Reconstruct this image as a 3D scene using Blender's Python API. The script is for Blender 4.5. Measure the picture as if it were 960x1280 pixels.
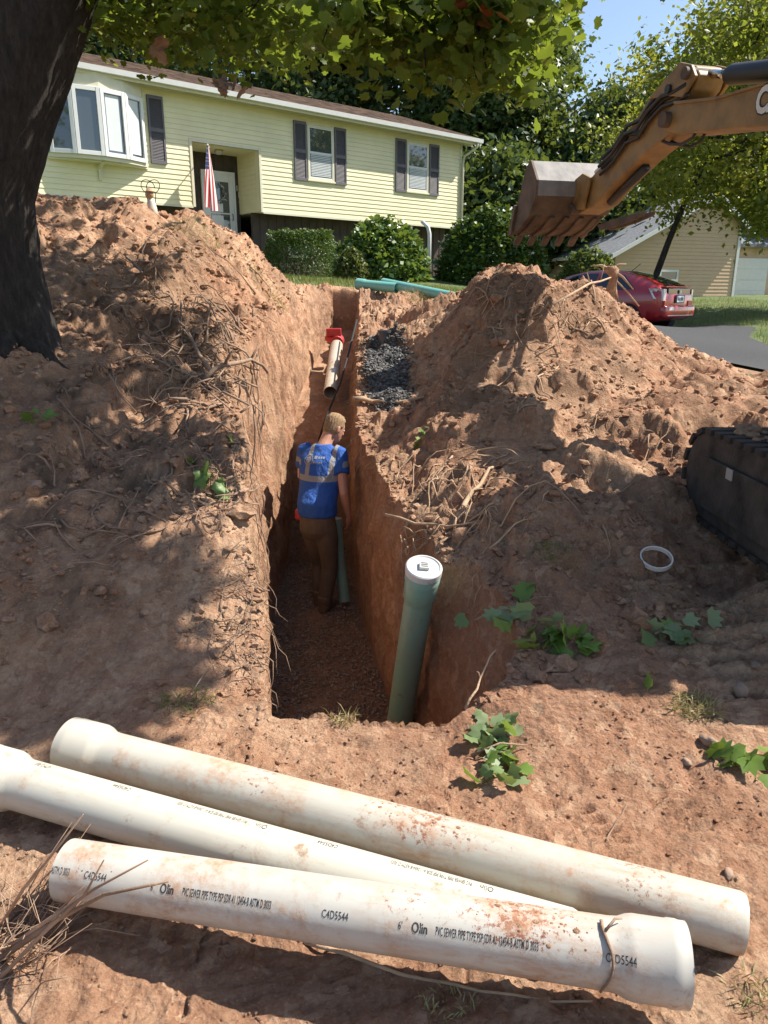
import bpy, bmesh, math, random
import numpy as np
from mathutils import Matrix, Vector

for o in list(bpy.data.objects): bpy.data.objects.remove(o)
scene = bpy.context.scene
C = scene.collection
rng = np.random.default_rng(7)
random.seed(7)
R = math.radians

# ------------------------------------------------------------------ camera, sky, sun, exposure
PITCH = R(16.2); FPX = 925.0                      # eye level is z = 0, the view looks along +Y, 16 degrees down
cam_d = bpy.data.cameras.new('camera'); cam = bpy.data.objects.new('camera', cam_d); C.objects.link(cam)
cam_d.sensor_fit = 'VERTICAL'; cam_d.sensor_height = 24.0; cam_d.lens = 24.0 * FPX / 1280.0
cam_d.clip_start = 0.05; cam_d.clip_end = 600
cam.location = (0, 0, 0); cam.rotation_euler = (R(90) - PITCH, 0, 0)
scene.camera = cam
SUN_EL, SUN_AZ = R(50), R(12)                     # azimuth measured from +X towards +Y
SUN = Vector((math.cos(SUN_EL) * math.cos(SUN_AZ), math.cos(SUN_EL) * math.sin(SUN_AZ), math.sin(SUN_EL)))
world = bpy.data.worlds.new('World'); scene.world = world; world.use_nodes = True
wn = world.node_tree.nodes; wl = world.node_tree.links
sky = wn.new('ShaderNodeTexSky'); sky.sky_type = 'NISHITA'; sky.sun_disc = False
sky.sun_elevation = SUN_EL; sky.sun_rotation = R(90) - SUN_AZ
sky.air_density = 1.0; sky.dust_density = 1.0; sky.ozone_density = 1.2
wn['Background'].inputs['Strength'].default_value = 0.10
wl.new(sky.outputs[0], wn['Background'].inputs['Color'])
sl = bpy.data.lights.new('sun', 'SUN'); sl.energy = 5.0; sl.angle = R(0.53); sl.color = (1.0, 0.94, 0.85)
so = bpy.data.objects.new('sun', sl); C.objects.link(so); so.location = (12, 4, 16)
so.rotation_euler = SUN.to_track_quat('Z', 'Y').to_euler()
scene.view_settings.view_transform = 'Standard'; scene.view_settings.look = 'None'
scene.view_settings.exposure = 0.95; scene.view_settings.gamma = 1.0
scene.render.engine = 'CYCLES'
scene.cycles.use_denoising = True
scene.cycles.max_bounces = 7; scene.cycles.diffuse_bounces = 3; scene.cycles.glossy_bounces = 3
scene.cycles.transparent_max_bounces = 6; scene.cycles.transmission_bounces = 4

# ------------------------------------------------------------------ helpers
def ray(px, py):
    u = (px - 480) / FPX; v = (640 - py) / FPX
    return np.array([u, math.cos(PITCH) + v * math.sin(PITCH), -math.sin(PITCH) + v * math.cos(PITCH)])
def at(px, py, Y):                                 # measured point: bearing from the survey picture, distance Y in metres
    r = ray(px, py); return r * (Y / r[1])

WM = {}                                            # authored world matrix of every object
I4 = Matrix.Identity(4)
def thing(name, label, cat, loc=(0, 0, 0), rotz=0.0, group=None):
    o = bpy.data.objects.new(name, None); C.objects.link(o); o.empty_display_size = 0.2
    o.location = loc; o.rotation_euler = (0, 0, rotz)
    WM[o.name] = Matrix.Translation(Vector(loc)) @ Matrix.Rotation(rotz, 4, 'Z')
    tag(o, label, cat, group)
    return o
def tag(o, label=None, cat=None, group=None, kind=None):
    if label: o['label'] = label
    if cat: o['category'] = cat
    if group: o['group'] = group
    if kind: o['kind'] = kind
    return o
def place(name, mesh, mats, parent=None, M=None, smooth=None):
    o = bpy.data.objects.new(name, mesh); C.objects.link(o)
    if mats is not None:
        for m in (mats if isinstance(mats, (list, tuple)) else [mats]): mesh.materials.append(m)
    M = M if M is not None else I4
    if parent is not None:
        o.parent = parent; o.matrix_parent_inverse = WM[parent.name].inverted() @ M
    else:
        o.matrix_world = M
    WM[o.name] = M.copy()
    if smooth is not None:
        mesh.polygons.foreach_set('use_smooth', np.full(len(mesh.polygons), smooth))
    return o
def piece(name, mesh, parent, M):                  # a repeat that shares mesh data, placed at M
    o = bpy.data.objects.new(name, mesh); C.objects.link(o)
    if parent is not None:
        o.parent = parent; o.matrix_parent_inverse = WM[parent.name].inverted() @ M
    else: o.matrix_world = M
    WM[o.name] = M.copy()
    return o
def np_mesh(name, V, F):
    V = np.asarray(V, dtype=np.float32); F = np.asarray(F, dtype=np.int32)
    me = bpy.data.meshes.new(name); n, k = F.shape
    me.vertices.add(len(V)); me.vertices.foreach_set('co', V.ravel())
    me.loops.add(n * k); me.loops.foreach_set('vertex_index', F.ravel())
    me.polygons.add(n); me.polygons.foreach_set('loop_start', np.arange(0, n * k, k, dtype=np.int32))
    me.polygons.foreach_set('loop_total', np.full(n, k, dtype=np.int32))
    me.update(calc_edges=True)
    return me

def frame_of(d):
    d = Vector(d).normalized()
    up = Vector((0, 0, 1)) if abs(d.z) < 0.95 else Vector((1, 0, 0))
    a = d.cross(up).normalized(); b = a.cross(d).normalized()
    return a, b

class MB:
    def __init__(s): s.v = []; s.f = []; s.m = []; s.cur = 0
    def _add(s, vs, fs):
        o = len(s.v); s.v += [tuple(v) for v in vs]; s.f += [tuple(i + o for i in f) for f in fs]; s.m += [s.cur] * len(fs)
    def mat(s, i): s.cur = i; return s
    def box(s, x0, x1, y0, y1, z0, z1):
        s._add([(x0,y0,z0),(x1,y0,z0),(x1,y1,z0),(x0,y1,z0),(x0,y0,z1),(x1,y0,z1),(x1,y1,z1),(x0,y1,z1)],
               [(0,3,2,1),(4,5,6,7),(0,1,5,4),(1,2,6,5),(2,3,7,6),(3,0,4,7)]); return s
    def obox(s, c, ax, ay, az, hx, hy, hz):         # oriented box
        c = Vector(c); ax, ay, az = Vector(ax)*hx, Vector(ay)*hy, Vector(az)*hz
        p = [c+i*ax+j*ay+k*az for k in (-1,1) for (i,j) in ((-1,-1),(1,-1),(1,1),(-1,1))]
        s._add(p, [(0,3,2,1),(4,5,6,7),(0,1,5,4),(1,2,6,5),(2,3,7,6),(3,0,4,7)]); return s
    def bar(s, p, q, w, h):
        p, q = Vector(p), Vector(q); d = q-p; L = d.length; d.normalize(); a, b = frame_of(d)
        return s.obox((p+q)/2, d, a, b, L/2, w/2, h/2)
    def tube(s, pts, rads, n=8, cap=True):
        pts = [Vector(p) for p in pts]; m = len(pts)
        if not hasattr(rads, '__len__'): rads = [rads]*m
        vs = []; a0 = None
        for i, p in enumerate(pts):
            d = (pts[min(i+1,m-1)] - pts[max(i-1,0)])
            if d.length < 1e-9: d = Vector((0,0,1))
            d.normalize()
            if a0 is None: a, b = frame_of(d)
            else:
                a = (a0 - d*a0.dot(d))
                a = a.normalized() if a.length > 1e-6 else frame_of(d)[0]
                b = d.cross(a)
                b = -b if False else b
            a0 = a
            b = d.cross(a)
            for k in range(n):
                t = 2*math.pi*k/n; vs.append(p + (a*math.cos(t) + b*math.sin(t))*rads[i])
        fs = [(i*n+k, i*n+(k+1)%n, (i+1)*n+(k+1)%n, (i+1)*n+k) for i in range(m-1) for k in range(n)]
        if cap:
            fs.append(tuple(range(n-1,-1,-1))); fs.append(tuple(range((m-1)*n, m*n)))
        s._add(vs, fs); return s
    def loft(s, secs, n=14):                         # secs: (centre, axis a, axis b, ra, rb)
        vs = []
        for c, a, b, ra, rb in secs:
            c, a, b = Vector(c), Vector(a), Vector(b)
            for k in range(n):
                t = 2*math.pi*k/n; vs.append(c + a*(ra*math.cos(t)) + b*(rb*math.sin(t)))
        m = len(secs)
        fs = [(i*n+k, i*n+(k+1)%n, (i+1)*n+(k+1)%n, (i+1)*n+k) for i in range(m-1) for k in range(n)]
        fs.append(tuple(range(n-1,-1,-1))); fs.append(tuple(range((m-1)*n, m*n)))
        s._add(vs, fs); return s
    def prism(s, poly, f0, f1):                      # poly: list of 2-tuples, f0/f1 map (a,b)->3D for the two sides
        n = len(poly); A = [f0(*p) for p in poly]; B = [f1(*p) for p in poly]
        s._add(A+B, [tuple(range(n)), tuple(range(2*n-1, n-1, -1))] + [(i, i+n, (i+1)%n+n, (i+1)%n) for i in range(n)]); return s
    def quad(s, a, b, c, d): s._add([a,b,c,d], [(0,1,2,3)]); return s
    def ball(s, c, rx, ry=None, rz=None, nu=12, nv=8):
        ry = ry or rx; rz = rz or rx; c = Vector(c); vs = [c+Vector((0,0,rz))]
        for i in range(1, nv):
            t = math.pi*i/nv
            for k in range(nu):
                p = 2*math.pi*k/nu; vs.append(c+Vector((rx*math.sin(t)*math.cos(p), ry*math.sin(t)*math.sin(p), rz*math.cos(t))))
        vs.append(c-Vector((0,0,rz))); fs = []
        for k in range(nu): fs.append((0, 1+k, 1+(k+1)%nu))
        for i in range(nv-2):
            for k in range(nu): fs.append((1+i*nu+k, 1+(i+1)*nu+k, 1+(i+1)*nu+(k+1)%nu, 1+i*nu+(k+1)%nu))
        L = len(vs)-1
        for k in range(nu): fs.append((L, 1+(nv-2)*nu+(k+1)%nu, 1+(nv-2)*nu+k))
        s._add(vs, fs); return s
    def mesh(s, name):
        me = bpy.data.meshes.new(name); me.from_pydata(s.v, [], s.f)
        if any(s.m): me.polygons.foreach_set('material_index', s.m)
        bm = bmesh.new(); bm.from_mesh(me); bmesh.ops.recalc_face_normals(bm, faces=bm.faces); bm.to_mesh(me); bm.free()
        me.update(); return me
    def build(s, name, mats, parent=None, M=None, smooth=False, bevel=0, angle=None):
        me = s.mesh(name); o = place(name, me, mats, parent, M, smooth)
        if angle is not None:
            me.set_sharp_from_angle(angle=R(angle)) if hasattr(me, 'set_sharp_from_angle') else None
        if bevel:
            b = o.modifiers.new('bevel', 'BEVEL'); b.width = bevel; b.segments = 2; b.limit_method = 'ANGLE'
        return o

# ---- numpy gradient noise
_perm = np.random.default_rng(3).permutation(512).astype(np.int64)
_perm = np.concatenate([_perm, _perm, _perm])
_g3 = np.random.default_rng(5).normal(size=(512, 3)); _g3 /= np.linalg.norm(_g3, axis=1)[:, None]
def noise3(x, y, z=0.0):
    x, y, z = np.broadcast_arrays(np.asarray(x, float), np.asarray(y, float), np.asarray(z, float))
    xi, yi, zi = np.floor(x).astype(np.int64), np.floor(y).astype(np.int64), np.floor(z).astype(np.int64)
    xf, yf, zf = x-xi, y-yi, z-zi
    fd = lambda t: t*t*t*(t*(t*6-15)+10)
    u, v, w = fd(xf), fd(yf), fd(zf)
    xi &= 255; yi &= 255; zi &= 255
    def g(dx, dy, dz):
        h = _perm[_perm[_perm[(xi+dx) & 255] + ((yi+dy) & 255)] % 512 + ((zi+dz) & 255)] % 512
        G = _g3[h]; return G[...,0]*(xf-dx)+G[...,1]*(yf-dy)+G[...,2]*(zf-dz)
    L = lambda a, b, t: a+(b-a)*t
    return L(L(L(g(0,0,0),g(1,0,0),u),L(g(0,1,0),g(1,1,0),u),v), L(L(g(0,0,1),g(1,0,1),u),L(g(0,1,1),g(1,1,1),u),v), w)*1.6
def fbm(x, y, z=0.0, oct=4, gain=0.5):
    s = 0; a = 1; f = 1
    for i in range(oct): s = s + a*noise3(np.asarray(x)*f+i*17.3, np.asarray(y)*f-i*9.1, np.asarray(z)*f+i*3.7); a *= gain; f *= 2.03
    return s
def billow(x, y, z=0.0, oct=3):
    s = 0; a = 1; f = 1
    for i in range(oct): s = s + a*(0.35-np.abs(noise3(np.asarray(x)*f+i*11.3, np.asarray(y)*f+i*5.1, np.asarray(z)*f))); a *= 0.5; f *= 2.1
    return s
def worley_clods(x, y, cell, seed):
    """broken clods: every cell is a tilted chunk with its own height"""
    x = np.asarray(x, float); y = np.asarray(y, float); xi = np.floor(x/cell).astype(np.int64); yi = np.floor(y/cell).astype(np.int64)
    best = np.full(x.shape, 1e9); val = np.zeros(x.shape)
    for dx in (-1, 0, 1):
        for dy in (-1, 0, 1):
            cx, cy = xi+dx, yi+dy; h = _perm[(_perm[(cx+seed) & 255] + cy) & 511]; k = _g3[h % 512]; k2 = _g3[(h*7+13) % 512]
            px, py = (cx+.5+.62*k[...,0])*cell, (cy+.5+.62*k[...,1])*cell; ux, uy = x-px, y-py; d = ux*ux*(1+.5*k2[...,2])+uy*uy
            m = d < best; best = np.where(m, d, best); val = np.where(m, k[...,2]*.5 + (ux*k2[...,0]+uy*k2[...,1])/cell*.9, val)
    return val
def sstep(a, b, x): t = np.clip((np.asarray(x, float)-a)/(b-a), 0, 1); return t*t*(3-2*t)

# ------------------------------------------------------------------ materials
def newmat(name):
    m = bpy.data.materials.new(name); m.use_nodes = True
    nt = m.node_tree; return m, nt, nt.nodes['Principled BSDF']
class N:                                            # small node-graph shorthand
    def __init__(s, nt): s.nt = nt
    def n(s, t, **kw):
        x = s.nt.nodes.new(t)
        for k, v in kw.items(): setattr(x, k, v)
        return x
    def ln(s, a, b): s.nt.links.new(a, b)
    def coord(s, which='Object', scale=None):
        c = s.n('ShaderNodeTexCoord').outputs[which]
        if scale is not None:
            mp = s.n('ShaderNodeMapping'); mp.inputs['Scale'].default_value = scale; s.ln(c, mp.inputs['Vector']); c = mp.outputs[0]
        return c
    def noise(s, vec, scale, detail=5, rough=0.55, out='Fac'):
        t = s.n('ShaderNodeTexNoise'); t.inputs['Scale'].default_value = scale; t.inputs['Detail'].default_value = detail
        t.inputs['Roughness'].default_value = rough; s.ln(vec, t.inputs['Vector']); return t.outputs[out]
    def ramp(s, fac, stops):
        r = s.n('ShaderNodeValToRGB'); e = r.color_ramp.elements
        while len(e) < len(stops): e.new(0.5)
        for i, (p, c) in enumerate(stops): e[i].position = p; e[i].color = c if len(c) == 4 else (*c, 1)
        s.ln(fac, r.inputs[0]); return r.outputs[0]
    def mix(s, fac, a, b, mode='MIX'):
        m = s.n('ShaderNodeMix', data_type='RGBA', blend_type=mode)
        for sock, val in ((m.inputs[0], fac), (m.inputs[6], a), (m.inputs[7], b)):
            if hasattr(val, 'is_linked') or hasattr(val, 'links'): s.ln(val, sock)
            elif isinstance(val, (int, float)): sock.default_value = val
            else: sock.default_value = (*val, 1)
        return m.outputs[2]
    def math(s, op, a, b=None, clamp=False):
        m = s.n('ShaderNodeMath', operation=op); m.use_clamp = clamp
        for sock, val in ((m.inputs[0], a), (m.inputs[1], b)):
            if val is None: continue
            if hasattr(val, 'links'): s.ln(val, sock)
            else: sock.default_value = val
        return m.outputs[0]
    def bump(s, h, strength, dist=0.01, normal=None):
        b = s.n('ShaderNodeBump'); b.inputs['Strength'].default_value = strength; b.inputs['Distance'].default_value = dist
        s.ln(h, b.inputs['Height'])
        if normal is not None: s.ln(normal, b.inputs['Normal'])
        return b.outputs[0]
    def attr(s, name, out='Fac'):
        a = s.n('ShaderNodeAttribute'); a.attribute_name = name; return a.outputs[out]

def simple(name, col, rough=0.6, metal=0.0, var=0.12, vscale=6.0, bump=0.0, bscale=60.0, spec=None, coat=0.0):
    m, nt, b = newmat(name); g = N(nt); co = g.coord()
    nz = g.noise(co, vscale, 6)
    lo = tuple(max(0, c*(1-var)) for c in col); hi = tuple(min(1, c*(1+var)) for c in col)
    g.ln(g.ramp(nz, [(0.3, lo), (0.7, hi)]), b.inputs['Base Color'])
    b.inputs['Roughness'].default_value = rough; b.inputs['Metallic'].default_value = metal
    if spec is not None: b.inputs['Specular IOR Level'].default_value = spec
    if coat: b.inputs['Coat Weight'].default_value = coat; b.inputs['Coat Roughness'].default_value = 0.08
    if bump: g.ln(g.bump(g.noise(co, bscale, 4), bump), b.inputs['Normal'])
    return m

def dirt_mat(name, red, tan, dark, wall=False):
    m, nt, b = newmat(name); g = N(nt); co = g.coord()
    big = g.noise(co, 0.9, 4); mid = g.noise(co, 5.0, 6, 0.65); fine = g.noise(co, 38.0, 5, 0.7)
    c = g.mix(g.ramp(big, [(0.38, (0,0,0)), (0.62, (1,1,1))]), red, tan)
    c = g.mix(g.ramp(mid, [(0.42, (0,0,0)), (0.68, (0.75,)*3)]), c, (red[0]*.80, red[1]*.70, red[2]*.64))
    c = g.mix(g.ramp(fine, [(0.35, (0.55,)*3), (0.6, (0,0,0))]), c, (red[0]*.64, red[1]*.53, red[2]*.46))
    c = g.mix(g.ramp(g.noise(co, 90.0, 3, 0.6), [(0.58, (0,0,0)), (0.72, (0.55,)*3)]), c, tuple(min(1, x*1.25) for x in tan))
    vo = g.n('ShaderNodeTexVoronoi'); vo.inputs['Scale'].default_value = 24.0; g.ln(g.mix(0.12, co, g.noise(co, 9.0, 3, .6, 'Color')), vo.inputs['Vector'])
    vo2 = g.n('ShaderNodeTexVoronoi'); vo2.inputs['Scale'].default_value = 75.0; g.ln(co, vo2.inputs['Vector'])
    sepc = g.n('ShaderNodeSeparateColor'); g.ln(vo.outputs['Color'], sepc.inputs[0])
    c = g.mix(g.ramp(sepc.outputs[0], [(0.0, (0.5,)*3), (0.45, (0,0,0))]), c, (red[0]*.74, red[1]*.64, red[2]*.58))
    c = g.mix(g.ramp(sepc.outputs[1], [(0.72, (0,0,0)), (1.0, (0.5,)*3)]), c, tuple(min(1, x*1.12) for x in tan))
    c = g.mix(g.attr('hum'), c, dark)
    g.ln(c, b.inputs['Base Color']); b.inputs['Roughness'].default_value = 0.95; b.inputs['Specular IOR Level'].default_value = 0.12
    n1 = g.bump(g.noise(co, 22.0, 8, 0.75), 0.9, 0.035)
    n2 = g.bump(g.noise(co, 110.0, 6, 0.8), 0.8, 0.010, n1)
    n2 = g.bump(vo2.outputs['Distance'], 0.4, 0.007, g.bump(vo.outputs['Distance'], 0.32, 0.016, n2))
    if wall:
        st = g.noise(g.coord(scale=(9, 9, 1.2)), 3.0, 5, 0.6)
        n2 = g.bump(st, 0.4, 0.03, n2)
    g.ln(n2, b.inputs['Normal'])
    return m
RED = (0.47, 0.272, 0.172); TAN = (0.60, 0.40, 0.258); HUM = (0.17, 0.112, 0.072)
M_dirt = dirt_mat('dirt', RED, TAN, HUM, wall=True)
M_clod = dirt_mat('dirt_clods', (0.45, 0.26, 0.165), (0.60, 0.40, 0.26), HUM)
M_rock = simple('rock', (0.27, 0.18, 0.125), 0.9, var=0.3, vscale=14, bump=0.6)
def gravel_mat(name, cols):
    m, nt, b = newmat(name); g = N(nt); f = g.attr('tone')
    g.ln(g.ramp(f, [(i/(len(cols)-1), c) for i, c in enumerate(cols)]), b.inputs['Base Color']); b.inputs['Roughness'].default_value = 0.8
    return m
M_trap = gravel_mat('dark_crushed_stone', [(0.04,0.039,0.038), (0.085,0.082,0.08), (0.19,0.185,0.175)])
M_peb = gravel_mat('bedding_gravel', [(0.17,0.125,0.09), (0.24,0.18,0.13), (0.33,0.265,0.20)])
M_root = simple('root_wood', (0.25, 0.165, 0.11), 0.9, var=0.35, vscale=9, bump=0.5, bscale=90)
M_root2 = simple('pale_root', (0.40, 0.27, 0.17), 0.9, var=0.3, vscale=9, bump=0.5, bscale=90)
M_dry = simple('dry_stems', (0.34, 0.225, 0.15), 0.9, var=0.3, vscale=7)
def bark_mat():
    m, nt, b = newmat('bark'); g = N(nt)
    st = g.noise(g.coord(scale=(7, 7, 2.0)), 3.0, 8, 0.75); co = g.coord()
    g.ln(g.ramp(st, [(0.32, (0.010,0.008,0.006)), (0.52, (0.040,0.031,0.024)), (0.75, (0.10,0.08,0.064))]), b.inputs['Base Color'])
    b.inputs['Roughness'].default_value = 0.95
    g.ln(g.bump(g.noise(co, 60, 5), 0.4, 0.01, g.bump(st, 1.0, 0.06)), b.inputs['Normal']); return m
M_bark = bark_mat()
def leaf_mat(name, cols, trans=0.45, rough=0.45):
    m, nt, b = newmat(name); g = N(nt)
    col = g.ramp(g.attr('tone'), [(i/(len(cols)-1), c) for i, c in enumerate(cols)])
    g.ln(col, b.inputs['Base Color']); b.inputs['Roughness'].default_value = rough; b.inputs['Specular IOR Level'].default_value = 0.4
    tr = g.n('ShaderNodeBsdfTranslucent'); g.ln(g.mix(0.5, col, (0.30, 0.36, 0.03), 'MIX'), tr.inputs['Color'])
    ms = g.n('ShaderNodeMixShader'); ms.inputs[0].default_value = trans
    g.ln(b.outputs[0], ms.inputs[1]); g.ln(tr.outputs[0], ms.inputs[2]); g.ln(ms.outputs[0], nt.nodes['Material Output'].inputs['Surface'])
    return m
M_maple = leaf_mat('maple_leaves', [(0.034,0.075,0.013), (0.065,0.122,0.018), (0.125,0.175,0.026), (0.22,0.235,0.038)], 0.55)
M_red = leaf_mat('red_leaves', [(0.20,0.035,0.02), (0.30,0.06,0.03)], 0.35)
M_wood = leaf_mat('dark_tree_leaves', [(0.026,0.05,0.022), (0.048,0.085,0.034), (0.075,0.12,0.046), (0.11,0.155,0.06)], 0.28)
M_wood2 = leaf_mat('mid_tree_leaves', [(0.04,0.07,0.027), (0.07,0.112,0.038), (0.11,0.155,0.052), (0.15,0.19,0.068)], 0.33)
M_yel = leaf_mat('yellow_tree_leaves', [(0.08,0.115,0.02), (0.16,0.19,0.03), (0.27,0.27,0.045), (0.38,0.33,0.055)], 0.5)
M_shrub = leaf_mat('shrub_leaves', [(0.035,0.08,0.02), (0.075,0.14,0.032), (0.12,0.20,0.045), (0.17,0.25,0.065)], 0.28, 0.35)
M_hedge = leaf_mat('hedge_needles', [(0.025,0.06,0.012), (0.055,0.11,0.02), (0.095,0.16,0.03)], 0.2)
M_olive = leaf_mat('olive_shrub_leaves', [(0.05,0.07,0.02), (0.09,0.115,0.03), (0.14,0.15,0.05)], 0.25)
M_wilt = leaf_mat('wilted_maple_leaves', [(0.11,0.17,0.06), (0.17,0.24,0.10), (0.27,0.33,0.18)], 0.3, 0.55)
M_grassb = leaf_mat('grass_blades', [(0.10,0.14,0.03), (0.16,0.19,0.05), (0.30,0.26,0.10)], 0.3)
M_straw = leaf_mat('straw_blades', [(0.30,0.23,0.11), (0.42,0.33,0.17), (0.30,0.30,0.12)], 0.2)

# ------------------------------------------------------------------ terrain
CP = [  # (px, py, distance) measured on the banks and mounds
 (0,880,2.75),(0,800,2.95),(0,700,3.3),(0,600,3.9),(0,500,4.7),(0,430,5.2),
 (150,800,2.98),(150,700,3.4),(150,600,4.1),(150,500,5.1),(150,400,6.4),(150,330,7.6),(130,256,8.8),(60,256,8.7),
 (250,800,3.02),(250,700,3.5),(250,600,4.2),(250,500,5.3),(280,420,6.8),(280,345,8.0),(270,292,9.0),(210,272,9.0),(330,352,9.2),
 (320,322,9.3),(365,352,10.8),
 (330,640,3.9),(330,560,4.7),(345,500,5.7),(375,430,7.8),(392,385,10.5),(400,367,12.4),
 (500,690,4.15),(470,620,5.0),(447,560,6.1),(440,510,7.3),(445,440,8.6),(440,385,11.0),(480,388,10.8),(500,365,12.6),
 (560,420,8.3),(600,357,8.6),(640,340,8.4),(700,352,8.6),(760,360,8.8),(795,400,8.7),(830,434,8.6),(866,456,8.5),(900,455,8.3),(960,474,8.0),
 (560,500,6.2),(640,440,7.3),(700,500,6.3),(760,505,6.4),(640,560,5.0),(560,560,5.2),(520,620,4.6),(600,640,4.1),(700,640,3.95),
 (800,600,4.55),(850,540,5.4),(950,505,6.3),(760,430,7.5),(850,486,7.2),
 (560,700,3.8),(700,740,3.3),(820,720,3.55),(930,720,3.6),(700,830,2.92),(900,830,2.92),(600,850,2.8),(485,465,8.2)]
CPX = [  # (x, y, z)
 (-1.1,2.3,-1.60),(1.0,1.62,-1.70),(0.42,1.57,-1.675),(-1.0,1.9,-1.60),(0,2.2,-1.645),(0,1.1,-1.72),(-1,1.1,-1.67),(1,1.1,-1.69),(0.5,.7,-1.72),
 (-0.3,1.35,-1.72),(0.45,1.9,-1.66),(0,2.55,-1.63),(.3,2.6,-1.61),(-2,1.2,-1.62),(-2.3,2.2,-1.5),(2,1.5,-1.66),(2,2.4,-1.58),(0,-1,-1.75),(-3,-2,-1.75),(3,-2,-1.75),(0,-4,-1.8),(-9,-4,-1.6),(9,-4,-1.7),
 (-3.2,3.2,-.85),(-5,4,-.3),(-4.5,6,.1),(-4.5,8.5,.95),(-7,7,.4),(-9,3,-.4),(-6.5,9.5,.7),(-9,12,.6),(-4,11,.62),(-2.2,11.5,.4),
 (2.1,3.2,-1.35),(2.1,4.4,-1.27),(3.6,3.2,-1.36),(3.6,4.6,-1.28),(3.0,5.5,-1.15),(5,4,-1.4),(9,4,-1.4),(5.5,6.5,-1.15),(8,8,-1.0),(5,8.2,-.95),
 (-.4,12.8,.10),(1.1,11.6,-.08),(2.4,11.2,-.3),(3.6,10.6,-.7),(5.5,10.7,-.80),(3,13,-.35),(0,15,.2),(-3,14,.42),(6.4,14,-.80),(6.4,19,-.76),(9,19,-.68),(4.6,21,-.75),(12,14,-.75),(12,19,-.5),
 (2,17,.1),(-2.3,22,.55),(0,20,.4),(-.8,19,.33),(2.8,21,.3),(4,27,.2),(-6,17,.5),(-9,18.5,.6),(-14,14,.7),(-16,20,.8),(2.7,29,.3),(9,27,-.2),(10,33,0),(15,33,0),(20,33,0),(22,22,-.4),(30,10,-.8),
 (-40,30,1.2),(0,60,.8),(40,60,.4),(-60,100,2),(60,100,1),(0,130,1.5),(-60,0,0),(60,0,-1),(0,-40,-2.5)]
_P = np.array([at(*c) for c in CP] + CPX)
def _tps_u(r2): return 0.5*r2*np.log(np.maximum(r2, 1e-12))
_n = len(_P); _A = np.zeros((_n+3, _n+3)); _d2 = ((_P[:,None,:2]-_P[None,:,:2])**2).sum(-1)
_A[:_n,:_n] = _tps_u(_d2) + np.eye(_n)*0.004; _A[:_n,_n] = 1; _A[:_n,_n+1:] = _P[:,:2]; _A[_n,:_n] = 1; _A[_n+1:,:_n] = _P[:,:2].T
_w = np.linalg.solve(_A, np.concatenate([_P[:,2], np.zeros(3)]))
def Hs(x, y):
    x = np.asarray(x, float); y = np.asarray(y, float); sh = x.shape; q = np.stack([x.ravel(), y.ravel()], 1); out = np.empty(len(q))
    for i in range(0, len(q), 40000):
        b = q[i:i+40000]; out[i:i+40000] = _tps_u(((b[:,None,:]-_P[None,:,:2])**2).sum(-1)) @ _w[:_n] + _w[_n] + b @ _w[_n+1:]
    return out.reshape(sh)
XL = lambda y: np.interp(y, [-4, 9, 10.5, 13.6], [-9, -9, -5.2, -2.6])
XR = lambda y: np.interp(y, [-4, 5, 6.5, 7.5, 8.5, 10, 12, 13.6], [9, 9, 7.5, 5.6, 4.7, 4.1, 2.9, 2.0])
YEND = 13.6
FL = lambda y: np.interp(y, [2.0, 2.58, 4.5, 6.4, 8, 10, 13], [-.50, -.50, -.78, -1.05, -1.02, -.95, -.85])
FR = lambda y: np.interp(y, [2.0, 2.58, 3.0, 3.5, 4.0, 4.5, 6.4, 8, 10, 13], [.20, .22, .36, .36, .22, .07, -.235, -.36, -.42, -.48])
LL = lambda y: FL(y) + np.interp(y, [2.5, 2.8, 3.5, 4.2, 5.0, 6, 8, 13], [.06, .06, 0, -.06, -.14, -.24, -.2, -.08]) + 0.035*noise3(np.asarray(y)*2.3, 3.3, 0) + 0.018*noise3(np.asarray(y)*9, 1.3, 0)
LR = lambda y: .03*noise3(np.asarray(y)*5.3, 2.2, 6.1)*sstep(2.6, 2.8, y)*(1-sstep(3.7, 4.2, y)) + np.interp(y, [2.0, 2.55, 2.75, 3.05, 3.5, 3.9, 4.5, 5.2, 6.2, 7.5, 9, 13], [.22, .26, .48, .62, .54, .36, .15, .0, -.19, -.28, -.30, -.40]) + 0.03*noise3(np.asarray(y)*2.7, 8.3, 0) + 0.018*noise3(np.asarray(y)*11, 4.3, 0)
ZF = lambda y: np.interp(y, [2, 7.45, 7.8, 8.15, 8.5, 9, 10.5, 12.7], [-2.78, -2.76, -2.35, -1.55, -1.2, -1.08, -.85, -.55])
DEP = lambda y: sstep(2.58, 2.64, y) * (1 - sstep(12.72, 12.85, y))
def DEP2(x, y):
    y0 = 2.595 + .06*noise3(np.asarray(x)*2.6, 7.7, 1.2) + .022*noise3(np.asarray(x)*11, 2.7, 4.2)
    return sstep(y0, y0+.05+.03*noise3(np.asarray(x)*5, 1.1, 9.2), y) * (1 - sstep(12.72, 12.85, y))
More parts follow.
